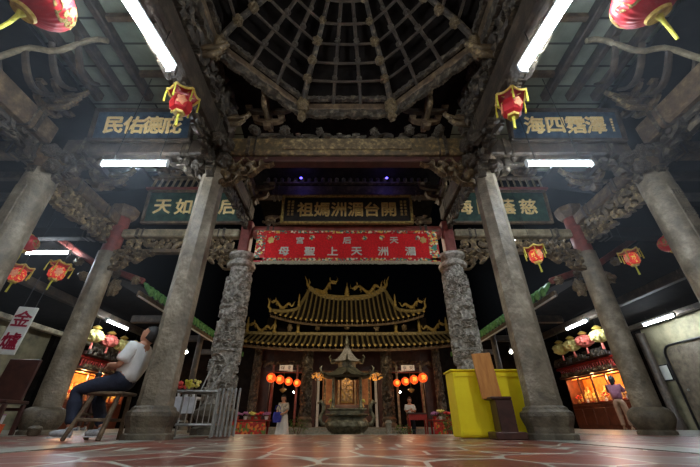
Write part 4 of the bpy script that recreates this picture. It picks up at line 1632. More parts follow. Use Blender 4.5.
def ridge(t, surf, xr, n_=40, h=.26, tip=.8, zoff=.13):
    pts = [surf(-xr + 2 * xr * i / n_, 1) + Vector((0, .05, zoff)) for i in range(n_ + 1)]
    g = MB()
    for a, b in zip(pts, pts[1:]):
        g.beam(a, b, .14, h)
    for q in (pts,):
        g.tube([p + Vector((0, 0, h / 2 + .02)) for p in q], .045, 8)
        g.tube([p + Vector((0, -.02, -h / 2)) for p in q], .05, 8)
    g.build('main_ridge', 'roof_tile', t)
    for sx in (-1, 1):
        p = pts[0] if sx < 0 else pts[-1]
        g = MB()
        g.tube([p, p + Vector((sx * .16, 0, tip * .3)), p + Vector((sx * .2, 0, tip * .62)), p + Vector((sx * .34, 0, tip))], [.1, .07, .045, .008], 8)
        g.tube([p + Vector((sx * .1, 0, tip * .2)), p + Vector((sx * .02, 0, tip * .5)), p + Vector((sx * .1, 0, tip * .8))], [.05, .035, .006], 8)
        g.build('swallowtail', 'gold_dim', t, True)
    g = MB()
    rnd_ = random.Random(4)
    for i in range(46):                                  # moulded flowers along the ridge
        p = pts[0].lerp(pts[0], 0)
        x = -xr * .95 + 1.9 * xr * i / 45
        q = surf(x, 1) + Vector((0, -.04, zoff))
        g.ball(q + Vector((0, 0, rnd_.uniform(-.08, .09))), rnd_.uniform(.04, .065), 8, 6)
    g.build('ridge_flowers', 'gold_dim', t, True)
    return pts


up, surfU, qU = hall_roof('upper_roof', 'upper ochre tiled roof of the main hall with dragons on its ridge', 3.85, 2.25, 16.6, 19.0, 4.62, 6.55, .42, .62, hip=.62)
rp = ridge(up, surfU, 2.25)
for sx in (-1, 1):
    p = surfU(sx * 1.35, 1) + Vector((0, 0, .22))
    put('ridge_dragon', dragon_m, up, p, (0, sx * .25, pi if sx > 0 else 0), 1.35)
    # hip ridges running down to the eave ends with beasts on them
    hp = []
    for i in range(14):
        x = sx * (2.3 + (3.85 - 2.3) * i / 13)
        hp.append(surfU(x, qU(x)) + Vector((0, -.03, .1)))
    MB().tube(hp, [.09] * 13 + [.05], 8).build('hip_ridge', 'roof_tile', up, True)
    e = hp[-1]
    MB().tube([e, e + Vector((sx * .12, -.05, .16)), e + Vector((sx * .1, -.05, .4)), e + Vector((sx * .2, -.05, .62))], [.07, .06, .04, .006], 8).build('eave_horn', 'gold_dim', up, True)
    put('corner_dragon', dragon_m, up, hp[9] + Vector((0, 0, .1)), (0, 0, 0 if sx > 0 else pi), .9)
    q = hp[2] + Vector((sx * .0, -.05, .05))
    q = surfU(sx * 2.62, qU(2.62)) + Vector((0, -.1, .05))
    g = MB().lathe([(.07, 0), (.09, .12), (.05, .2), (.07, .3), (.04, .42), (.05, .5), (.01, .75)], 10)
    g.build('ridge_finial', 'gold_dim', up, True, q)
    g = MB()
    # gable side wall of the upper roof
    g.add([surfU(sx * 2.2, 1) + Vector((0, .1, 0)), surfU(sx * 3.6, .1) + Vector((0, 1.6, 0)), surfU(sx * 2.2, .1) + Vector((0, 4.2, 0))], [(0, 1, 2), (2, 1, 0)])
    g.build('gable', 'dark', up)
pg = MB().lathe([(.13, 0), (.13, .08), (.08, .1), (.12, .2), (.07, .22), (.1, .32), (.06, .34), (.08, .44), (.04, .47), (.05, .55), (.02, .6), (.005, .8)], 8)
pg.v = [(x * 1.35, y * 1.35, z * 1.15) for x, y, z in pg.v]
pg.build('pagoda_finial', 'gold_dim', up, True, surfU(0, 1) + Vector((0, 0, .2)))

lo, surfL, qL = hall_roof('lower_roof', 'lower ochre tiled roof of the main hall under the upper roof', 6.6, 6.2, 15.5, 17.1, 3.22, 4.05, .5, .1, hip=.9)
pts_ = [surfL(-6.1 + 12.2 * i / 40, 1) + Vector((0, .05, .1)) for i in range(41)]
g = MB()
for a, b in zip(pts_, pts_[1:]):
    g.beam(a, b, .14, .14)
g.build('main_ridge', 'roof_tile', lo)
for sx in (-1, 1):
    for k_, x in enumerate((2.5, 3.7, 5.1)):
        o = MB().lathe([(.1, 0), (.11, .1), (.06, .16), (.08, .26), (.09, .4), (.05, .5), (.06, .58), (.01, .8)], 10).build('roof_finial', 'gold_dim', None, True, surfL(sx * x, 1) + Vector((0, 15.5, 3.22)) + Vector((0, -.02, .1)))
        tag(o, 'gilt figure standing on the lower roof ridge, %s from centre, %s' % (('first', 'second', 'third')[k_], 'stool side' if sx < 0 else 'cabinet side'), 'ornament')
    o = put('roof_dragon', dragon_m, None, surfL(sx * 4.4, 1) + Vector((0, 15.48, 3.36)), (0, 0, 0 if sx > 0 else pi), .9)
    tag(o, 'gilt dragon on the end of the lower roof ridge, %s' % ('stool side' if sx < 0 else 'cabinet side'), 'ornament')
# wall band between the two roofs
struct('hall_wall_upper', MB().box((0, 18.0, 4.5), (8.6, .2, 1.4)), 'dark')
rnd = random.Random(3)
for k_ in range(5):
    x = (-2.9, -1.5, 0, 1.5, 2.9)[k_]
    o = put('roof_carving', boss[k_ % 3], None, (x, 16.95, 4.42), (k_, 0, 0), (.13, .1, .2))
    tag(o, 'gilt carved bracket between the two hall roofs, %s' % ('outermost on the stool side', 'next to outermost on the stool side', 'at the middle', 'next to outermost on the cabinet side', 'outermost on the cabinet side')[k_], 'carving')

# hall walls, doors
for nm, x0, x1 in (('hall_wall_west', -6.2, -3.75), ('hall_wall_east', 3.75, 6.2), ('hall_wall_inner_west', -2.05, -1.5), ('hall_wall_inner_east', 1.5, 2.05)):
    struct(nm, MB().box(((x0 + x1) / 2, 17.6, 1.6), (x1 - x0, .2, 3.4)), 'maroon')
struct('hall_lintel', MB().box((0, 17.6, 3.0), (12.4, .22, 1.1)), 'maroon')
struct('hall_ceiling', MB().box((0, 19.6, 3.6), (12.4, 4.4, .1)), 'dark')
for s in (-1, 1):
    sd = 'stool side' if s < 0 else 'cabinet side'
    o = put('frieze_panel', frieze_gilt, None, (s * 3.9, 17.44, 2.75), (0, 0, 0), (1.6, 1, 1.2))
    tag(o, 'dim gilt frieze over the hall doorway, %s' % sd, 'carving')
    for k_, x in enumerate((1.82, 4.15, 5.7)):
        t = thing('hall_column', ('thick dark carved column of the main hall flanking the censer, %s' if k_ == 0 else 'dark carved column of the main hall beside the doorway, %s' if k_ == 1 else 'outermost dark column of the main hall, %s') % sd, 'column', (s * x, 16.3, .05))
        MB().lathe([(.32, 0), (.32, .12), (.27, .18), (.33, .3), (.24, .4)], 12).build('base', 'stone_base', t, True)
        o = put('shaft', dragon_shaft.copy(), t, (0, 0, .4), (0, 0, k_), (.95 if k_ == 0 else .7, .95 if k_ == 0 else .7, 1.12))
        o.data.materials[0] = M['carving_dark']
    for k_, x in enumerate((2.35, 3.5)):
        o = MB().box((0, 0, 0), (.1, .05, 2.6), bev=.01).build('couplet_board', 'wood_pale' if s > 0 else 'red_wood', None, False, (s * x, 16.9, 1.35))
        tag(o, 'tall narrow board at the hall doorway, %s, %s' % (('inner', 'outer')[k_], sd), 'board')
    o = MB().box((0, 0, 0), (.12, .04, 2.3), bev=.01).build('couplet_board', 'white_sign', None, False, (s * 1.38, 17.46, 1.2))
    tag(o, 'pale vertical board at the edge of the central opening, %s' % sd, 'board')
    t = thing('oil_lamp', 'small gilt hanging oil lamp inside the doorway, %s' % sd, 'lamp', (s * 3.15, 17.9, 1.6))
    MB().lathe([(.02, -.1), (.12, -.02), (.17, .04), (.15, .06), (.03, .12)], 16).build('bowl', 'gold', t, True)
    MB().tube([(0, 0, .1), (0, 0, 1.94)], .01, 6).build('chain', 'gold_dim', t)
    # open lattice door leaves
    for k_, x in enumerate((2.12, 3.68)):
        t = thing('door_leaf', 'open lattice door leaf of the hall, %s, %s' % (('inner', 'outer')[k_], sd), 'door', (s * x, 17.75, .05))
        g = MB()
        g.box((0, .3, 1.2), (.05, .06, 2.4))
        g.box((0, -.0, 1.2), (.05, .06, 2.4))
        for z in (.05, .9, 1.05, 2.35):
            g.box((0, .15, z), (.05, .3, .06))
        g.build('frame', 'red_wood', t)
        MB().box((0, .15, .5), (.03, .25, .8)).build('panel', 'maroon', t)
    t = thing('lit_plaque', 'small pale plaque lit above the row of red lanterns, %s' % sd, 'sign', (s * 2.85, 16.6, 2.46))
    MB().box((0, 0, 0), (.62, .04, .24), bev=.01).build('board', 'lit_plaque', t)
    for i, ch in enumerate('殿海')if False else enumerate('保安'):
        glyph(ch, .17, 'maroon', t, (-.15 + .3 * i, -.025, 0), depth=.003)
    MB().tube([(-.9, 0, -.2), (.9, 0, -.2)], .03, 8).build('rod', 'red_wood', t, True)
    # four lit red lanterns
    for i in range(4):
        x = 2.28 + i * .35
        y = 16.5 - i * .25
        z = 1.80 + i * .045
        t = thing('lit_lantern', 'lit orange-red lantern, %s from the hall centre, %s' % (('first', 'second', 'third', 'fourth')[i], sd), 'lantern', (s * x, y, z), group='lit lanterns, %s' % sd)
        r = .165 + .012 * i
        MB().grid(lambda u, v: (r * cos(-1.25 + 2.5 * v) * cos(2 * pi * u) * (1 + .02 * cos(2 * pi * u * 14)), r * cos(-1.25 + 2.5 * v) * sin(2 * pi * u) * (1 + .02 * cos(2 * pi * u * 14)), r * .95 * sin(-1.25 + 2.5 * v)), 84, 14, True).build('body', 'lamp_orange', t, True)
        glyph('春福祥安'[i], r * 1.0, 'lamp_orange_core', t, (0, -r * 1.0, 0), depth=.01, fat=.01)
        MB().lathe([(.06, -r), (.06, -r * .88)], 14).build('bottom_ring', 'gold', t)
        MB().lathe([(.06, r * .88), (.06, r * 1.02)], 14).build('top_ring', 'gold', t)
        MB().tube([(0, 0, r), (0, 0, 3.3 - z)], .006, 6).build('cord', 'black_metal', t)
    lamp('lantern_glow', 'POINT', (s * 2.9, 15.75, 1.5), 14, (1.0, .3, .08), .3)
    t = thing('bulb_lamp', 'tiny white bulb below the row of red lanterns, %s' % sd, 'light', (s * 2.55, 17.5, 1.5))
    MB().ball((0, 0, 0), .035, 10, 8).build('bulb', 'bulb', t, True)
    MB().tube([(0, 0, .03), (0, 0, 2.04)], .006, 6).build('cord', 'black_metal', t)

# altar in the middle of the hall
t = thing('hall_altar', 'lit carved altar seen through the hall door behind the censer', 'altar', (0, 19.6, .05))
MB().box((0, 0, .5), (2.6, .8, 1.0), bev=.03).build('table', 'maroon', t)
MB().box((0, .6, 1.7), (2.7, .06, 2.3)).build('back_panel', 'tan_silk', t)
for x in (-1.2, -.45, .45, 1.2):
    MB().lathe([(.09, 1.0), (.07, 1.1), (.07, 2.7), (.1, 2.8)], 12, (x, .1, 0)).build('pillar', 'carving', t, True)
MB().box((0, .1, 1.75), (.62, .06, 1.3), bev=.02).build('tablet', 'gold_dim', t)
g = carved(.6, 1.2, .05, 91, 12, 50)
g.build('tablet_carving', 'carving', t, loc=(0, .04, 1.75))
g = carved(2.6, .4, .06, 92, 20, 120)
g.build('canopy_carving', 'carving', t, loc=(0, .0, 2.7))
lamp('altar_glow', 'POINT', (0, 18.2, 1.2), 14, (1.0, .62, .36), .2)

# offering tables, flowers and shrubs before the hall
for s in (-1, 1):
    sd = 'beside the woman with the blue bag' if s < 0 else 'beside the yellow cabinet'
    x0, x1 = (-5.0, -2.95) if s < 0 else (3.15, 5.0)
    t = thing('offering_table', 'low red table with flowered front panel %s' % sd, 'table', ((x0 + x1) / 2, 14.2, -.45))
    w_ = x1 - x0
    MB().box((0, 0, .74), (w_ + .1, .7, .05), bev=.01).build('tabletop', 'red_lacquer', t)
    MB().box((0, -.3, .42), (w_, .04, .56), bev=.01).build('front_panel', 'flower_panel', t)
    for a in (-1, 1):
        for b in (-1, 1):
            MB().box((a * (w_ / 2 - .05), b * .28, .36), (.07, .07, .72), bev=.01).build('leg', 'red_lacquer', t)
    rnd = random.Random(40 + s)
    for i in range(8):
        x = x0 + .12 + i * (w_ - .2) / 7
        lab = 'pot of %s flowers, %s along the red table %s' % (('purple', 'yellow', 'red', 'purple')[i % 4], ('first', 'second', 'third', 'fourth', 'fifth', 'sixth', 'seventh', 'eighth')[i], sd)
        tt = thing('flower_pot', lab, 'plant', (x, 14.15 + rnd.uniform(-.1, .1), .315), group='flower pots on the red table %s' % sd)
        MB().lathe([(.05, 0), (.075, .1), (.08, .11)], 12).build('pot', ('red_lacquer', 'tin', 'red_lacquer')[i % 3], tt, True)
        g = MB()
        for j in range(14):
            a, r_ = j * 2.4, .02 + .011 * j * .8
            g.ball((cos(a) * r_, sin(a) * r_, .17 + .07 * rnd.random() + (.08 if i == 1 else 0)), .03 + .012 * rnd.random(), 7, 5)
        g.build('blossoms', ('petal_pink', 'petal_yellow', 'petal_red', 'petal_pink')[i % 4], tt, True)
        g = MB()
        for j in range(10):
            a = j * 2.1
            g.tube([(0, 0, .08), (cos(a) * .05, sin(a) * .05, .15), (cos(a) * .12, sin(a) * .12, .17)], [.008, .02, .003], 4, flat=.3)
        g.build('leaves', 'leaf', tt)


def shrub(label, loc, r, h, seed, pot=True):
    t = thing('potted_shrub', label, 'plant', loc)
    rnd_ = random.Random(seed)
    if pot:
        MB().lathe([(r * .5, 0), (r * .62, .2), (r * .66, .22), (r * .58, .24)], 16).build('pot', 'stone_base', t, True)
    g = MB()
    for i in range(5):
        a = i * 1.3
        g.tube([(0, 0, .15), (cos(a) * r * .3, sin(a) * r * .3, h * .5), (cos(a) * r * .5, sin(a) * r * .5, h * .8)], [.02, .014, .006], 5)
    g.build('stems', 'wood_mid', t)
    g = MB()
    for i in range(260):
        d = Vector((rnd_.gauss(0, 1), rnd_.gauss(0, 1), rnd_.gauss(0, .8)))
        d.normalize()
        d *= rnd_.random() ** .4
        p_ = Vector((d.x * r, d.y * r, .25 + (h - .25) * (.5 + .5 * d.z)))
        a = rnd_.uniform(0, 6.28)
        l_ = rnd_.uniform(.05, .1)
        v1 = Vector((cos(a), sin(a), rnd_.uniform(-.3, .8))) * l_
        v2 = v1.cross(Vector((0, 0, 1))).normalized() * l_ * .3
        m_ = p_ + v1 * .5 + Vector((0, 0, .008))
        g.add([p_, m_ + v2, p_ + v1, m_ - v2], [(0, 1, 2, 3)])
    g.build('foliage', 'leaf', t)
    return t


shrub('leafy green shrub just beside the woman with the blue bag', (-1.85, 14.2, -.45), .46, .85, 1)
shrub('low dark potted shrub between the censer and the small table', (2.1, 14.4, -.45), .4, .6, 2)
shrub('bright green potted shrub behind the yellow cabinet edge', (3.55, 13.2, -.45), .38, .95, 3)
shrub('tufted plant at the far end of the flowered table', (4.5, 13.2, -.45), .34, .8, 4)
o = MB().lathe([(.12, 0), (.14, .05), (.1, .1), (.1, .6), (.13, .66), (.08, .75)], 12).build('stone_bollard', 'granite', None, True, (1.5, 13.8, -.45))
tag(o, 'short pale stone post beside the censer on the cabinet side', 'post')
t = thing('small_table', 'small dark red table in front of the person in white', 'table', (2.75, 14.9, -.45))
MB().box((0, 0, .98), (.75, .5, .05), bev=.01).build('tabletop', 'maroon', t)
MB().box((0, -.2, .86), (.7, .03, .2)).build('apron', 'red_lacquer', t)
for a in (-1, 1):
    for b in (-1, 1):
        MB().box((a * .33, b * .2, .48), (.05, .05, .96), bev=.008).build('leg', 'red_lacquer', t)

# ---- bronze censer
ct = thing('censer', 'large bronze incense burner with a pointed pavilion roof in the courtyard', 'incense burner', (0.0, 12.0, -.45))
MB().lathe([(.34, .0), (.36, .06), (.3, .12), (.22, .2), (.3, .3)], 24).build('stand', 'bronze', ct, True)
for i in range(3):
    a = i * 2 * pi / 3 + pi / 2
    MB().tube([(cos(a) * .42, sin(a) * .42, .42), (cos(a) * .5, sin(a) * .5, .28), (cos(a) * .42, sin(a) * .42, .14), (cos(a) * .5, sin(a) * .5, 0.02)], [.1, .09, .06, .08], 10).build('foot', 'bronze', ct, True)


def cens(u, v):
    prof = [(.3, .28), (.46, .34), (.58, .44), (.68, .56), (.67, .68), (.6, .77), (.55, .81), (.64, .84), (.7, .86), (.7, .9), (.64, .905), (.55, .87)]
    k_ = v * (len(prof) - 1)
    i = min(int(k_), len(prof) - 2)
    f_ = k_ - i
    r = prof[i][0] * (1 - f_) + prof[i + 1][0] * f_
    z = prof[i][1] * (1 - f_) + prof[i + 1][1] * f_
    if .42 < z < .76:
        r += .03 * max(0, noise.noise(Vector((cos(2 * pi * u) * 4, sin(2 * pi * u) * 4, z * 9)))) + .012 * sin(u * 2 * pi * 16 + z * 20)
    return (r * cos(2 * pi * u), r * sin(2 * pi * u), z)


MB().grid(cens, 96, 60, True).build('bowl', 'bronze', ct, True)
for s in (-1, 1):
    MB().tube([(s * .56, 0, .6), (s * .78, 0, .62), (s * .86, 0, .8), (s * .76, 0, .95), (s * .74, 0, 1.12), (s * .84, 0, 1.26), (s * .95, 0, 1.2)], [.07, .07, .065, .06, .07, .06, .03], 10).build('handle', 'bronze', ct, True)
g = MB()
g.box((0, 0, 1.02), (1.25, .9, .05), bev=.015)
g.box((0, 0, .94), (1.05, .75, .12), bev=.015)
g.build('altar_rim', 'bronze', ct)
for sx in (-1, 1):
    for sy in (-1, 1):
        g = MB().lathe([(.06, 1.04), (.07, 1.08), (.045, 1.12), (.045, 1.95), (.07, 2.0)], 12, (sx * .44, sy * .34, 0))
        g.build('post', 'bronze', ct, True)


def pav(z0, z1, r0, r1, lift):
    def fn(u, v):
        a = 2 * pi * u + pi / 8 * 0
        c6 = abs(cos(3 * a))                                     # six corners
        r = r0 * (1 - v) + r1 * v
        sq_ = 1 / (cos(((a + pi / 6) % (pi / 3)) - pi / 6) + 1e-6)
        rr = r * (sq_ * .97 if v < .999 else 1)
        z = z0 + (z1 - z0) * (v ** 1.6) + lift * (1 - v) ** 2 * max(0, (sq_ - 1.06) * 10)
        return (rr * cos(a), rr * sin(a), z)
    return MB().grid(fn, 72, 12, True)


pav(1.98, 2.26, .78, .3, .12).build('lower_roof', 'bronze', ct, True)
pav(1.94, 1.98, .5, .74, .0).build('eave_underside', 'bronze', ct, True)
MB().lathe([(.3, 2.2), (.3, 2.5)], 6).build('drum', 'bronze', ct)
pav(2.44, 2.98, .46, .06, .06).build('upper_roof', 'carved_stone', ct, True)
MB().lathe([(.07, 2.93), (.1, 2.93), (.05, 2.98), (.09, 3.05), (.06, 3.12), (.07, 3.17), (.01, 3.34)], 16).build('finial', 'bronze', ct, True)
for i in range(6):
    a = i * pi / 3 + pi / 6
    MB().tube([(cos(a) * .48, sin(a) * .48, 2.46), (cos(a) * .62, sin(a) * .62, 2.46), (cos(a) * .68, sin(a) * .68, 2.56), (cos(a) * .62, sin(a) * .62, 2.64)], [.03, .03, .025, .008], 8).build('upturned_corner', 'bronze', ct, True)
    MB().tube([(cos(a) * .76, sin(a) * .76, 2.02), (cos(a) * .95, sin(a) * .95, 2.06), (cos(a) * 1.0, sin(a) * 1.0, 2.2), (cos(a) * .93, sin(a) * .93, 2.28)], [.035, .035, .03, .008], 8).build('upturned_corner', 'bronze', ct, True)
for s in (-1, 1):
    t = thing('gilt_dragon_lamp', 'gilt scroll ornament glowing orange beside the censer roof, %s' % ('stool side' if s < 0 else 'cabinet side'), 'ornament', (s * .98, 12.6, 1.62))
    put('scroll', carved(.56, .26, .06, 60 + s, 7, 50, mask=lambda x, z: x * x + z * z < 1, relief=.8).mesh('scroll', 'gold'), t)
    MB().tube([(0, 0, .1), (0, 0, .6)], .008, 6).build('hanger', 'black_metal', t)
    lamp('ornament_lamp', 'POINT', (s * .98, 12.3, 1.5), 5, (1.0, .42, .08), .03)
    t = thing('candle_vase', 'small yellow flower vase on the censer rim, %s' % ('stool side' if s < 0 else 'cabinet side'), 'vase', (s * .5, 11.7, .6))
    MB().lathe([(.03, 0), (.045, .05), (.02, .1), (.03, .13)], 12).build('vase', 'gold', t, True)
    g = MB()
    for j in range(10):
        g.ball((.05 * cos(j * 2.4), .05 * sin(j * 2.4), .17 + .02 * (j % 4)), .03, 8, 6)
    g.build('flowers', 'petal_yellow', t, True)

# incense haze hanging under the front hall's roof
hz = bpy.data.materials.new('incense_haze')
hz.use_nodes = True
nt = hz.node_tree
nt.nodes.remove(nt.nodes['Principled BSDF'])
vs_ = nt.nodes.new('ShaderNodeVolumeScatter')
vs_.inputs['Color'].default_value = (.78, .88, 1, 1)
vs_.inputs['Density'].default_value = HAZE
vs_.inputs['Anisotropy'].default_value = .45
nt.links.new(vs_.outputs[0], nt.nodes['Material Output'].inputs['Volume'])
M['haze'] = hz
for s in (-1, 1):
    o = MB().box((s * 5.3, 2.6, 3.7), (5.9, 6.6, 4.4)).build('incense_haze', 'haze')
    o['kind'] = 'stuff'
    tag(o, 'thin blue-grey incense haze around the tube lights, %s' % ('stool side' if s < 0 else 'cabinet side'), 'haze')

# ================================================================== THINGS ON THE HALL FLOOR
# yellow cabinet
yc = thing('yellow_cabinet', 'bright yellow painted wooden cabinet in front of the dragon column', 'cabinet', (1.95, 5.12, 0))
MB().box((0, 0, .405), (.99, .36, .79), bev=.012).build('body', 'yellow_paint', yc)
MB().box((0, 0, .81), (1.03, .40, .025), bev=.006).build('top', 'yellow_paint', yc)
g = MB()
for x in (-.475, .0, .475):
    g.box((x, -.186, .40), (.03, .014, .74))
for z in (.06, .75):
    g.box((0, -.186, z), (.94, .014, .04))
g.build('battens', 'yellow_paint', yc)
# wooden stand with plywood back
ws = thing('lectern', 'dark wooden stand with tilted orange plywood board before the yellow cabinet', 'lectern', (1.93, 4.66, 0), -.06)
MB().box((0.0, 0, .04), (.36, .32, .08), bev=.01).build('plinth', 'maroon', ws)
MB().box((.0, 0, .25), (.2, .24, .36), bev=.01).build('body', 'maroon', ws)
MB().box((-.03, .0, .44), (.25, .27, .03), bev=.008).build('shelf', 'maroon', ws)
MB().box((-.1, .05, .72), (.25, .022, .56), rot=(-.06, -.05, 0), bev=.005).build('board', 'plywood', ws)
for x in (-.17, .02):
    MB().box((x - .0, .07, .6), (.025, .03, .34), bev=.005).build('strut', 'maroon', ws)

# folding steel barriers
fb = thing('steel_stand', 'brushed steel rack with shelf in front of the dragon column', 'rack', (-2.12, 5.3, 0))


def frame_loop(w, h, r=.014):
    return [(-w / 2, 0, 0), (-w / 2, 0, h), (w / 2, 0, h), (w / 2, 0, 0)]


W_, D_, H_ = .62, .34, .56
for x in (-W_ / 2, W_ / 2):
    for y in (-D_ / 2, D_ / 2):
        MB().tube([(x, y, 0), (x, y, H_)], .014, 10).build('leg', 'steel', fb, True)
for z in (.15, H_):
    g = MB()
    g.tube([(-W_ / 2, -D_ / 2, z), (W_ / 2, -D_ / 2, z), (W_ / 2, D_ / 2, z), (-W_ / 2, D_ / 2, z), (-W_ / 2, -D_ / 2, z)], .014, 8)
    g.build('rail', 'steel', fb, True)
MB().box((0, 0, .165), (W_ - .04, D_ - .04, .012)).build('shelf', 'steel', fb)
MB().box((0, 0, H_ + .012), (W_ + .02, D_ + .02, .012)).build('top_tray', 'steel', fb)
g = MB()
for i in range(6):
    x = -W_ / 2 + .1 + i * (W_ - .2) / 5
    g.tube([(x, D_ / 2, .15), (x, D_ / 2, H_)], .007, 8)
g.build('bars', 'steel', fb, True)
for i in range(6):
    t = thing('folded_barrier', 'narrow folded steel barrier frame in the upright stack, %s from the rack' % ('first', 'second', 'third', 'fourth', 'fifth', 'sixth')[i], 'barrier', (-1.80 + i * .055, 5.2, 0), group='folded barriers stacked beside the steel rack', rot=(0, 0, pi / 2 + .30))
    g = MB()
    g.tube([(-.24, 0, .02), (-.24, 0, .54), (-.2, 0, .58), (.2, 0, .58), (.24, 0, .54), (.24, 0, .02)], .013, 8)
    fr_ = g.build('frame', 'steel', t, True)
    g = MB()
    for z in (.1, .3, .48):
        g.tube([(-.24, 0, z), (.24, 0, z)], .01, 8)
    g.build('crossbar', 'steel', fr_, True)
for k_, (dx, lean) in enumerate(((0, .16), (.13, .3))):
    o = MB().tube([(0, 0, 0), (lean * .7, 0, .38)], .009, 8).build('thin_stick', 'steel', None, True, (-2.1 + dx, 5.25, .585))
    tag(o, ('thin pale stick leaning on the steel rack, the steeper one', 'thin pale stick leaning on the steel rack, the flatter one')[k_], 'stick')

# pale cloth-covered table behind the rack
t = thing('covered_table', 'pale covered table seen beyond the steel rack', 'table', (-3.9, 8.6, 0))
MB().box((0, 0, .68), (1.0, .5, .05), bev=.01).build('tabletop', 'tin', t)
for a in (-1, 1):
    for b in (-1, 1):
        MB().box((a * .45, b * .2, .33), (.05, .05, .66), bev=.008).build('leg', 'wood', t)
MB().box((0, -.24, .52), (1.0, .02, .3)).build('skirt', 'tin', t)
for i in range(5):
    tt = thing('flower_bunch', 'bunch of %s flowers on the pale covered table, %s' % (('yellow-green', 'pale yellow', 'red')[i % 3], ('at the outer end', 'second from the outer end', 'in the middle', 'second from the inner end', 'at the inner end')[i]), 'flowers', (-4.25 + .17 * i, 8.55, .705), group='flower bunches on the pale covered table')
    MB().lathe([(.03, 0), (.04, .12), (.03, .14)], 10).build('vase', 'white_paint', tt, True)
    g = MB()
    rnd = random.Random(i)
    for j in range(12):
        g.ball((rnd.uniform(-.08, .08), rnd.uniform(-.08, .08), .2 + rnd.uniform(0, .16)), .035, 8, 6)
    g.build('flowers', ('yellow_cord', 'petal_yellow', 'petal_red')[i % 3], tt, True)

# dark table with crates at the picture's edge
tb = thing('side_table', 'dark wooden table below the furnace sign', 'table', (-5.6, 5.95, 0), .12)
MB().box((0, 0, .47), (.6, .5, .05), bev=.01).build('tabletop', 'maroon', tb)
for a in (-1, 1):
    for b in (-1, 1):
        MB().box((a * .26, b * .2, .22), (.055, .055, .44), bev=.008).build('leg', 'maroon', tb)
for z in (.37,):
    for b in (-1, 1):
        MB().box((0, b * .2, z), (.5, .04, .05), bev=.006).build('stretcher', 'maroon', tb)
MB().box((.0, .16, .82), (.5, .05, .66), rot=(-.1, 0, 0), bev=.01).build('back_board', 'maroon', tb)
o = MB().box((0, 0, .07), (.34, .26, .14), taper=1.06).build('orange_crate', 'orange_box', None, False, (-5.6, 5.92, 0.0))
tag(o, 'orange plastic crate on the floor under the dark table', 'crate')
MB().box((0, 0, .15), (.37, .29, .02), bev=.005).build('rim', 'orange_box', o)
o = MB().box((0, 0, .06), (.3, .22, .12), taper=1.04).build('white_tub', 'tin', None, False, (-5.6, 5.92, .165))
tag(o, 'white tub stacked on the orange crate under the dark table', 'tub')
MB().box((0, 0, .125), (.32, .24, .015), bev=.004).build('lid', 'petal_pink', o)
o = MB().lathe([(.09, 0), (.13, .04), (.15, .16), (.12, .2), (.06, .22)], 16).build('covered_pail', 'stone_base', None, True, (-4.95, 6.1, 0))
o.scale = (.65, .65, .65)
tag(o, 'dark rounded pail on the floor by the round column base', 'pail')
MB().tube([(-.12, 0, .17), (-.08, 0, .3), (.08, 0, .3), (.12, 0, .17)], .006, 6).build('handle', 'black_metal', o)

# ================================================================== PEOPLE


def skin_eval(verts, edges, radii, levels=2, root=0):
    me = bpy.data.meshes.new('skel')
    me.from_pydata([tuple(v) for v in verts], edges, [])
    o = bpy.data.objects.new('skel', me)
    C.objects.link(o)
    o.modifiers.new('s', 'SKIN')
    sv = me.skin_vertices[0].data
    for i, r in enumerate(radii):
        r = r if hasattr(r, '__len__') else (r, r)
        sv[i].radius = r
        sv[i].use_root = (i == root)
    m_ = o.modifiers.new('b', 'SUBSURF')
    m_.levels = levels
    m_.render_levels = levels
    bpy.context.view_layer.update()
    ev = o.evaluated_get(bpy.context.evaluated_depsgraph_get())
    em = ev.to_mesh()
    mb = MB()
    mb.v = [tuple(v.co) for v in em.vertices]
    mb.f = [tuple(p.vertices) for p in em.polygons]
    ev.to_mesh_clear()
    bpy.data.objects.remove(o)
    bpy.data.meshes.remove(me)
    return mb


def chain(pts, radii, levels=2):
    return skin_eval(pts, [(i, i + 1) for i in range(len(pts) - 1)], radii, levels)


def head_mb(c, fwd, upv, r=.1):
    """head with brow, eye sockets, nose, mouth, chin, ears; r = half height"""
    fwd, upv = Vector(fwd).normalized(), Vector(upv).normalized()
    side = fwd.cross(upv).normalized()
    upv = side.cross(fwd).normalized()

    def fn(v):
        x, y, z = v          # x side, y forward, z up
        w = .78 - .14 * max(0, -z) ** 1.5
        d = .90 + (.04 if z > 0 else 0)
        p = Vector((x * w, y * d - .06 * max(0, -z), z * 1.15))
        if y > .2:
            ex = math.exp(-((abs(x) - .33) / .16) ** 2 - ((z - .05) / .13) ** 2)
            p.y -= .10 * ex
            nz = math.exp(-(x / .13) ** 2 - ((z + .16) / .2) ** 2)
            p.y += .22 * nz
            mo = math.exp(-(x / .26) ** 2 - ((z + .52) / .05) ** 2)
            p.y -= .06 * mo
            li = math.exp(-(x / .24) ** 2 - ((z + .50) / .14) ** 2)
            p.y += .05 * li
            ch_ = math.exp(-(x / .28) ** 2 - ((z + .82) / .16) ** 2)
            p.y += .08 * ch_
            br = math.exp(-((z - .24) / .08) ** 2) * (1 if abs(x) < .6 else 0)
            p.y += .03 * br
        return p
    g = MB().ball((0, 0, 0), (1, 1, 1), 40, 30, fn)
    for s in (-1, 1):
        g.ball((s * .80, -.05, -.08), (.07, .14, .24), 10, 8)
    R = Matrix((side, fwd, upv)).transposed()
    mb = MB()
    mb.add([R @ (Vector(p) * r) + Vector(c) for p in g.v], g.f)
    return mb, R


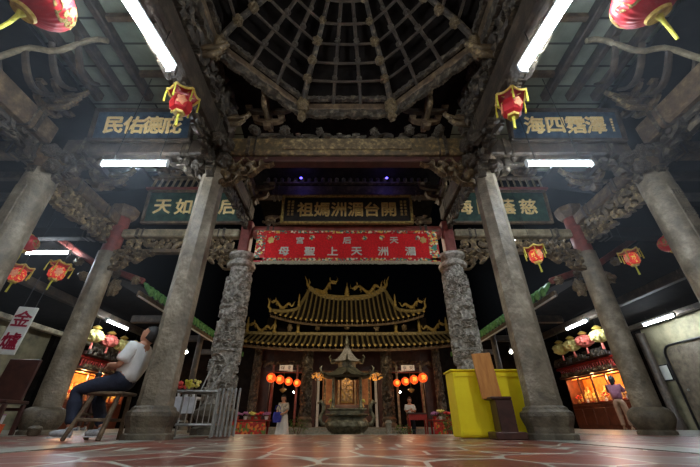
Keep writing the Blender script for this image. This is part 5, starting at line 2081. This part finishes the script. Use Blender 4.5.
def hand_mb(wrist, d, palm_n, sz=.18, curl=.5, mirror=1):
    """palm and five fingers; d = direction of fingers, palm_n = outward normal of the palm"""
    d, n = Vector(d).normalized(), Vector(palm_n).normalized()
    n = (n - d * n.dot(d)).normalized()
    s = d.cross(n) * mirror
    w = Vector(wrist)
    mb = MB()
    k = sz / .18
    for i, (off, L_) in enumerate(((.030, .072), (.011, .08), (-.010, .074), (-.030, .058))):
        b = w + d * .085 * k + s * off * k
        pts = [w + d * .02 * k + s * off * .5 * k, b]
        a = 0
        p = b
        for q in (.42, .32, .26):
            a += curl * .9
            p = p + (d * cos(a) + n * sin(a)) * L_ * q * k
            pts.append(p)
        mb.merge(chain(pts, [.014 * k, .0115 * k, .0095 * k, .0085 * k, .007 * k], 1))
    pts = [w + d * .015 * k + s * .02 * k, w + d * .045 * k + s * .045 * k + n * .01 * k, w + d * .075 * k + s * .055 * k + n * .025 * k, w + d * .1 * k + s * .048 * k + n * .04 * k]
    mb.merge(chain(pts, [.014 * k, .0125 * k, .0105 * k, .008 * k], 1))
    g = chain([w - d * .02 * k, w + d * .03 * k, w + d * .075 * k], [(.024 * k, .02 * k), (.03 * k, .022 * k), (.034 * k, .02 * k)], 1)
    mb.merge(g)
    return mb


def person(label, J, sc=1.0, top='shirt', bottom='navy', shoe='shoe', skirt=False, long_hair=False, hands=True, vox=.009, loc=(0, 0, 0), sleeves=.55, fat=1.0):
    """J: dict of joints in world metres relative to loc"""
    t = thing('person', label, 'person', loc)
    V = {k_: Vector(v) for k_, v in J.items()}
    names = ['pelvis', 'waist', 'chest', 'neck', 'head']
    vs = [V['pelvis'], V['waist'], V['chest'], V['neck'], V['neck'].lerp(V['head'], .6)]
    rad = [.125, .115, .135, .052, .05]
    ed = [(0, 1), (1, 2), (2, 3), (3, 4)]
    for sd in 'lr':
        b = len(vs)
        vs += [V['sh_' + sd], V['el_' + sd].lerp(V['sh_' + sd], .5), V['el_' + sd], V['el_' + sd].lerp(V['wr_' + sd], .4), V['wr_' + sd]]
        rad += [.058, .047, .038, .036, .024]
        ed += [(2, b), (b, b + 1), (b + 1, b + 2), (b + 2, b + 3), (b + 3, b + 4)]
        b = len(vs)
        vs += [V['hp_' + sd], V['hp_' + sd].lerp(V['kn_' + sd], .5), V['kn_' + sd], V['kn_' + sd].lerp(V['an_' + sd], .35), V['an_' + sd]]
        rad += [.09, .078, .055, .052, .034]
        ed += [(0, b), (b, b + 1), (b + 1, b + 2), (b + 2, b + 3), (b + 3, b + 4)]
    body = skin_eval(vs, ed, [r * fat if i not in (3, 4) else r for i, r in enumerate(rad)])
    hd, R = head_mb(V['head'], V['face'], V['head'] - V['neck'] + Vector(J.get('uptilt', (0, 0, 0))), .108)
    body.merge(hd)
    if hands:
        for sd, m_ in (('l', 1), ('r', -1)):
            dd = V['wr_' + sd] - V['el_' + sd]
            body.merge(hand_mb(V['wr_' + sd], V.get('hd_' + sd, dd), V.get('pn_' + sd, Vector((0, 0, -1))), mirror=m_))
    o = body.build('body', 'skin', t, True)
    rm = o.modifiers.new('r', 'REMESH')
    rm.mode = 'VOXEL'
    rm.voxel_size = vox
    rm.use_smooth_shade = True
    # top
    f = lambda a: a * fat
    sh = [V['pelvis'] - (V['waist'] - V['pelvis']) * .1, V['waist'], V['chest'], V['chest'].lerp(V['neck'], .62)]
    r_ = [(f(.168), f(.16)), (f(.16), f(.15)), (f(.168), f(.155)), .07]
    ed = [(0, 1), (1, 2), (2, 3)]
    for sd in 'lr':
        b = len(sh)
        sh += [V['sh_' + sd], V['sh_' + sd].lerp(V['el_' + sd], sleeves), V['sh_' + sd].lerp(V['el_' + sd], min(sleeves * 1.55, 1))]
        r_ += [.082, .077, .08]
        ed += [(2, b), (b, b + 1), (b + 1, b + 2)]
    g = skin_eval(sh, ed, r_)
    # cloth folds
    g.v = [tuple(Vector(p) * 1.0 + Vector(noise.noise_vector(Vector(p) * 9)) * .012 + Vector(noise.noise_vector(Vector((p[0] * 24, p[1] * 24, p[2] * 9 + p[0] * 12)))) * .014) for p in g.v]
    g.build('top', top, t, True)
    if skirt:
        pv = V['pelvis']
        a = V['an_l'].lerp(V['an_r'], .5)

        def sk(u, v):
            an = 2 * pi * u
            c = (pv + Vector((0, 0, .08))).lerp(a + Vector((0, 0, .12)), v)
            r = .16 + .10 * v
            r *= 1 + .06 * sin(an * 9) * v
            return (c.x + r * cos(an), c.y + r * .85 * sin(an), c.z)
        MB().grid(sk, 64, 16, True).build('skirt', bottom, t, True)
    else:
        tr = [V['pelvis'] + (V['waist'] - V['pelvis']) * .7, V['pelvis']]
        r_ = [(f(.142), f(.142)), (f(.145), f(.145))]
        ed = [(0, 1)]
        for sd in 'lr':
            b = len(tr)
            tr += [V['hp_' + sd], V['hp_' + sd].lerp(V['kn_' + sd], .5), V['kn_' + sd], V['kn_' + sd].lerp(V['an_' + sd], .5), V['kn_' + sd].lerp(V['an_' + sd], .95)]
            r_ += [.108, .098, .08, .07, .062]
            ed += [(1, b), (b, b + 1), (b + 1, b + 2), (b + 2, b + 3), (b + 3, b + 4)]
        g = skin_eval(tr, ed, r_, root=1)
        g.v = [tuple(Vector(p) + Vector(noise.noise_vector(Vector(p) * 11)) * .010) for p in g.v]
        g.build('trousers', bottom, t, True)
    for sd in 'lr':
        a, td = V['an_' + sd], V['toe_' + sd].normalized()
        b = Vector((a.x, a.y, a.z - .045))
        g = chain([b - td * .045, b + td * .05, b + td * .13, b + td * .19], [(.04, .042), (.045, .045), (.045, .036), (.035, .026)])
        g.merge(chain([a + Vector((0, 0, .03)), b], [.044, .046], 1))
        so_ = g.build('shoe', shoe, t, True)
        s_ = MB()
        R2 = Matrix(((td.x, -td.y, 0), (td.y, td.x, 0), (0, 0, 1)))
        for q in range(1):
            s_.box((0, 0, 0), (.215, .07, .014), bev=.004)
        s_.v = [tuple(R2 @ (Vector(p) + Vector((.075, 0, 0))) + Vector((b.x, b.y, b.z - .038))) for p in s_.v]
        s_.build('shoe_sole', 'white_paint', so_)
    # hair: cap over the back and crown

    def hf(v):
        x, y, z = v
        front = max(0, y)
        low = -.25 if y < .1 else .45
        z2 = max(z, low - (.5 if long_hair and y < .1 else 0))
        k_ = 1.0 + .02 * sin(x * 30)
        return Vector((x * .86 * k_, y * .98 - .03, z2 * 1.24))
    g = MB().ball((0, 0, 0), (1, 1, 1), 32, 22, hf)
    m_ = MB()
    m_.add([R @ (Vector(p) * .108) + V['head'] for p in g.v], g.f)
    m_.build('hair', 'hair', t, True)
    if long_hair:
        q = V['head'] - V['face'].normalized() * .07
        chain([q + Vector((0, 0, .03)), q + Vector((0, 0, -.12)), q + Vector((0, 0, -.24))], [(.08, .06), (.08, .05), (.05, .03)]).build('hair_tail', 'hair', t, True)
    # eyes
    for s_ in (-1, 1):
        p = R @ (Vector((s_ * .26, .76, .06)) * .108) + V['head']
        MB().ball(p, .0105, 10, 8).build('eye', 'black_metal', t, True)
    return t


# seated man leaning back against the octagonal column, facing away from the centre line (-X)
my = 4.43
J = dict(pelvis=(-2.77, my, .61), waist=(-2.72, my, .75), chest=(-2.69, my, .93), neck=(-2.63, my, 1.07), head=(-2.60, my, 1.165),
         face=(-.68, -.2, .62), uptilt=(.12, 0, 0),
         sh_l=(-2.68, my - .17, 1.00), el_l=(-2.76, my - .2, .77), wr_l=(-2.96, my - .08, .80),
         sh_r=(-2.68, my + .13, 1.00), el_r=(-2.80, my + .14, .77), wr_r=(-2.95, my + .02, .78),
         hd_l=(-.25, .9, -.05), pn_l=(.8, 0, -.6), hd_r=(-.25, -.9, .05), pn_r=(.8, 0, -.6),
         hp_l=(-2.80, my - .09, .60), kn_l=(-3.20, my - .13, .51), an_l=(-3.11, my - .15, .115),
         hp_r=(-2.80, my + .09, .60), kn_r=(-3.13, my + .12, .51), an_r=(-2.90, my + .08, .115),
         toe_l=(-1, -.15, 0), toe_r=(-1, .1, 0))
man = person('seated man in a white short-sleeved shirt leaning back against a stone column', J)
man.location.x = .02
# stool
st = thing('stool', 'worn wooden stool under the seated man', 'stool', (-2.83, my, 0))
MB().box((0, 0, .475), (.42, .32, .035), bev=.01).build('seat', 'wood_mid', st)
for sx in (-1, 1):
    for sy in (-1, 1):
        bx_ = -.27 if sx < 0 else .12
        MB().beam((bx_, sy * .19, 0), (sx * .15, sy * .11, .465), .045, .045, bev=.008).build('leg', 'wood_mid', st)
for sy in (-1, 1):
    MB().beam((-.225, sy * .16, .2), (.11, sy * .16, .2), .025, .035, bev=.005).build('stretcher', 'wood_mid', st)
MB().beam((-.205, -.15, .26), (-.205, .15, .26), .025, .03, bev=.005).build('stretcher', 'wood_mid', st)


def standing(face, arm_l=None, arm_r=None, bend=0.0, h=1.6):
    """joint dictionary for a standing pose facing direction `face` (angle)"""
    k_ = h / 1.7
    f = Vector((cos(face), sin(face), 0))
    s_ = Vector((-sin(face), cos(face), 0))
    up = Vector((0, 0, 1))
    b = f * bend
    D = dict(pelvis=up * .92 * k_, waist=up * 1.05 * k_ + b * .2, chest=up * 1.26 * k_ + b * .6, neck=up * 1.45 * k_ + b, head=up * 1.575 * k_ + b * 1.15, face=f - up * (.1 + bend))
    for sd, m_ in (('l', 1), ('r', -1)):
        c = D['chest'] + up * .09 * k_ + s_ * m_ * .17 * k_
        D['sh_' + sd] = c
        arm = (arm_l if sd == 'l' else arm_r) or ((.02, .05, -.27), (.08, .04, -.5))
        D['el_' + sd] = c + (f * arm[0][0] + s_ * m_ * arm[0][1] + up * arm[0][2]) * k_
        D['wr_' + sd] = c + (f * arm[1][0] + s_ * m_ * arm[1][1] + up * arm[1][2]) * k_
        D['hp_' + sd] = up * .88 * k_ + s_ * m_ * .09
        D['kn_' + sd] = up * .48 * k_ + s_ * m_ * .1 + f * .02
        D['an_' + sd] = up * .09 + s_ * m_ * .1
        D['toe_' + sd] = f
        D['pn_' + sd] = -s_ * m_
    return D


# woman with a blue bag, walking before the flowered table
person('woman in a pale grey top and long white skirt holding a blue bag', standing(-1.9, ((.08, .05, -.24), (.25, .0, -.3)), ((.06, .06, -.26), (.2, .04, -.36)), .05, 1.55),
       top='carved_stone', bottom='shirt', skirt=True, long_hair=True, hands=True, vox=.014, loc=(-2.3, 13.6, -.45))
o = MB()
o.grid(lambda u, v: ((.13 + .03 * sin(v * 3)) * cos(2 * pi * u), .09 * sin(2 * pi * u) + .01 * sin(9 * u + 4 * v), .32 * v * (1 - .0 * u)), 28, 10, True)
ob = o.build('blue_bag', 'blue_cloth', None, True, (-2.46, 13.32, .22))
tag(ob, 'soft blue bag held by the woman in the white skirt', 'bag')
MB().tube([(-.1, 0, .4), (-.06, 0, .52), (.06, 0, .52), (.1, 0, .4)], .012, 8).build('strap', 'blue_cloth', ob, True)
# person in white at the small table
person('person in a white top standing behind the small dark red table', standing(-pi / 2, ((.12, .03, -.22), (.3, -.1, -.2)), ((.12, .03, -.22), (.3, -.1, -.16)), .05, 1.6),
       top='shirt', bottom='navy', hands=True, vox=.016, loc=(2.6, 15.5, -.45))
# woman in pink at the altar case
person('woman in a pink blouse and tan trousers tending the altar case', standing(.75, ((.12, .05, -.22), (.33, .0, -.16)), ((.12, .05, -.22), (.33, -.0, -.22)), .1, 1.58),
       top='pink', bottom='tan', shoe='tan', long_hair=True, hands=True, vox=.014, loc=(8.8, 12.0, 0))
# person in maroon behind the stool, facing the altar case
person('person in maroon clothes before the altar case, half hidden by the stool', standing(pi * .9, None, None, .05, 1.55),
       top='red_wood', bottom='maroon', hands=True, vox=.016, loc=(-7.6, 11.0, 0))
# red drum-like bundle etc. kept out: nothing else stands on the hall floor
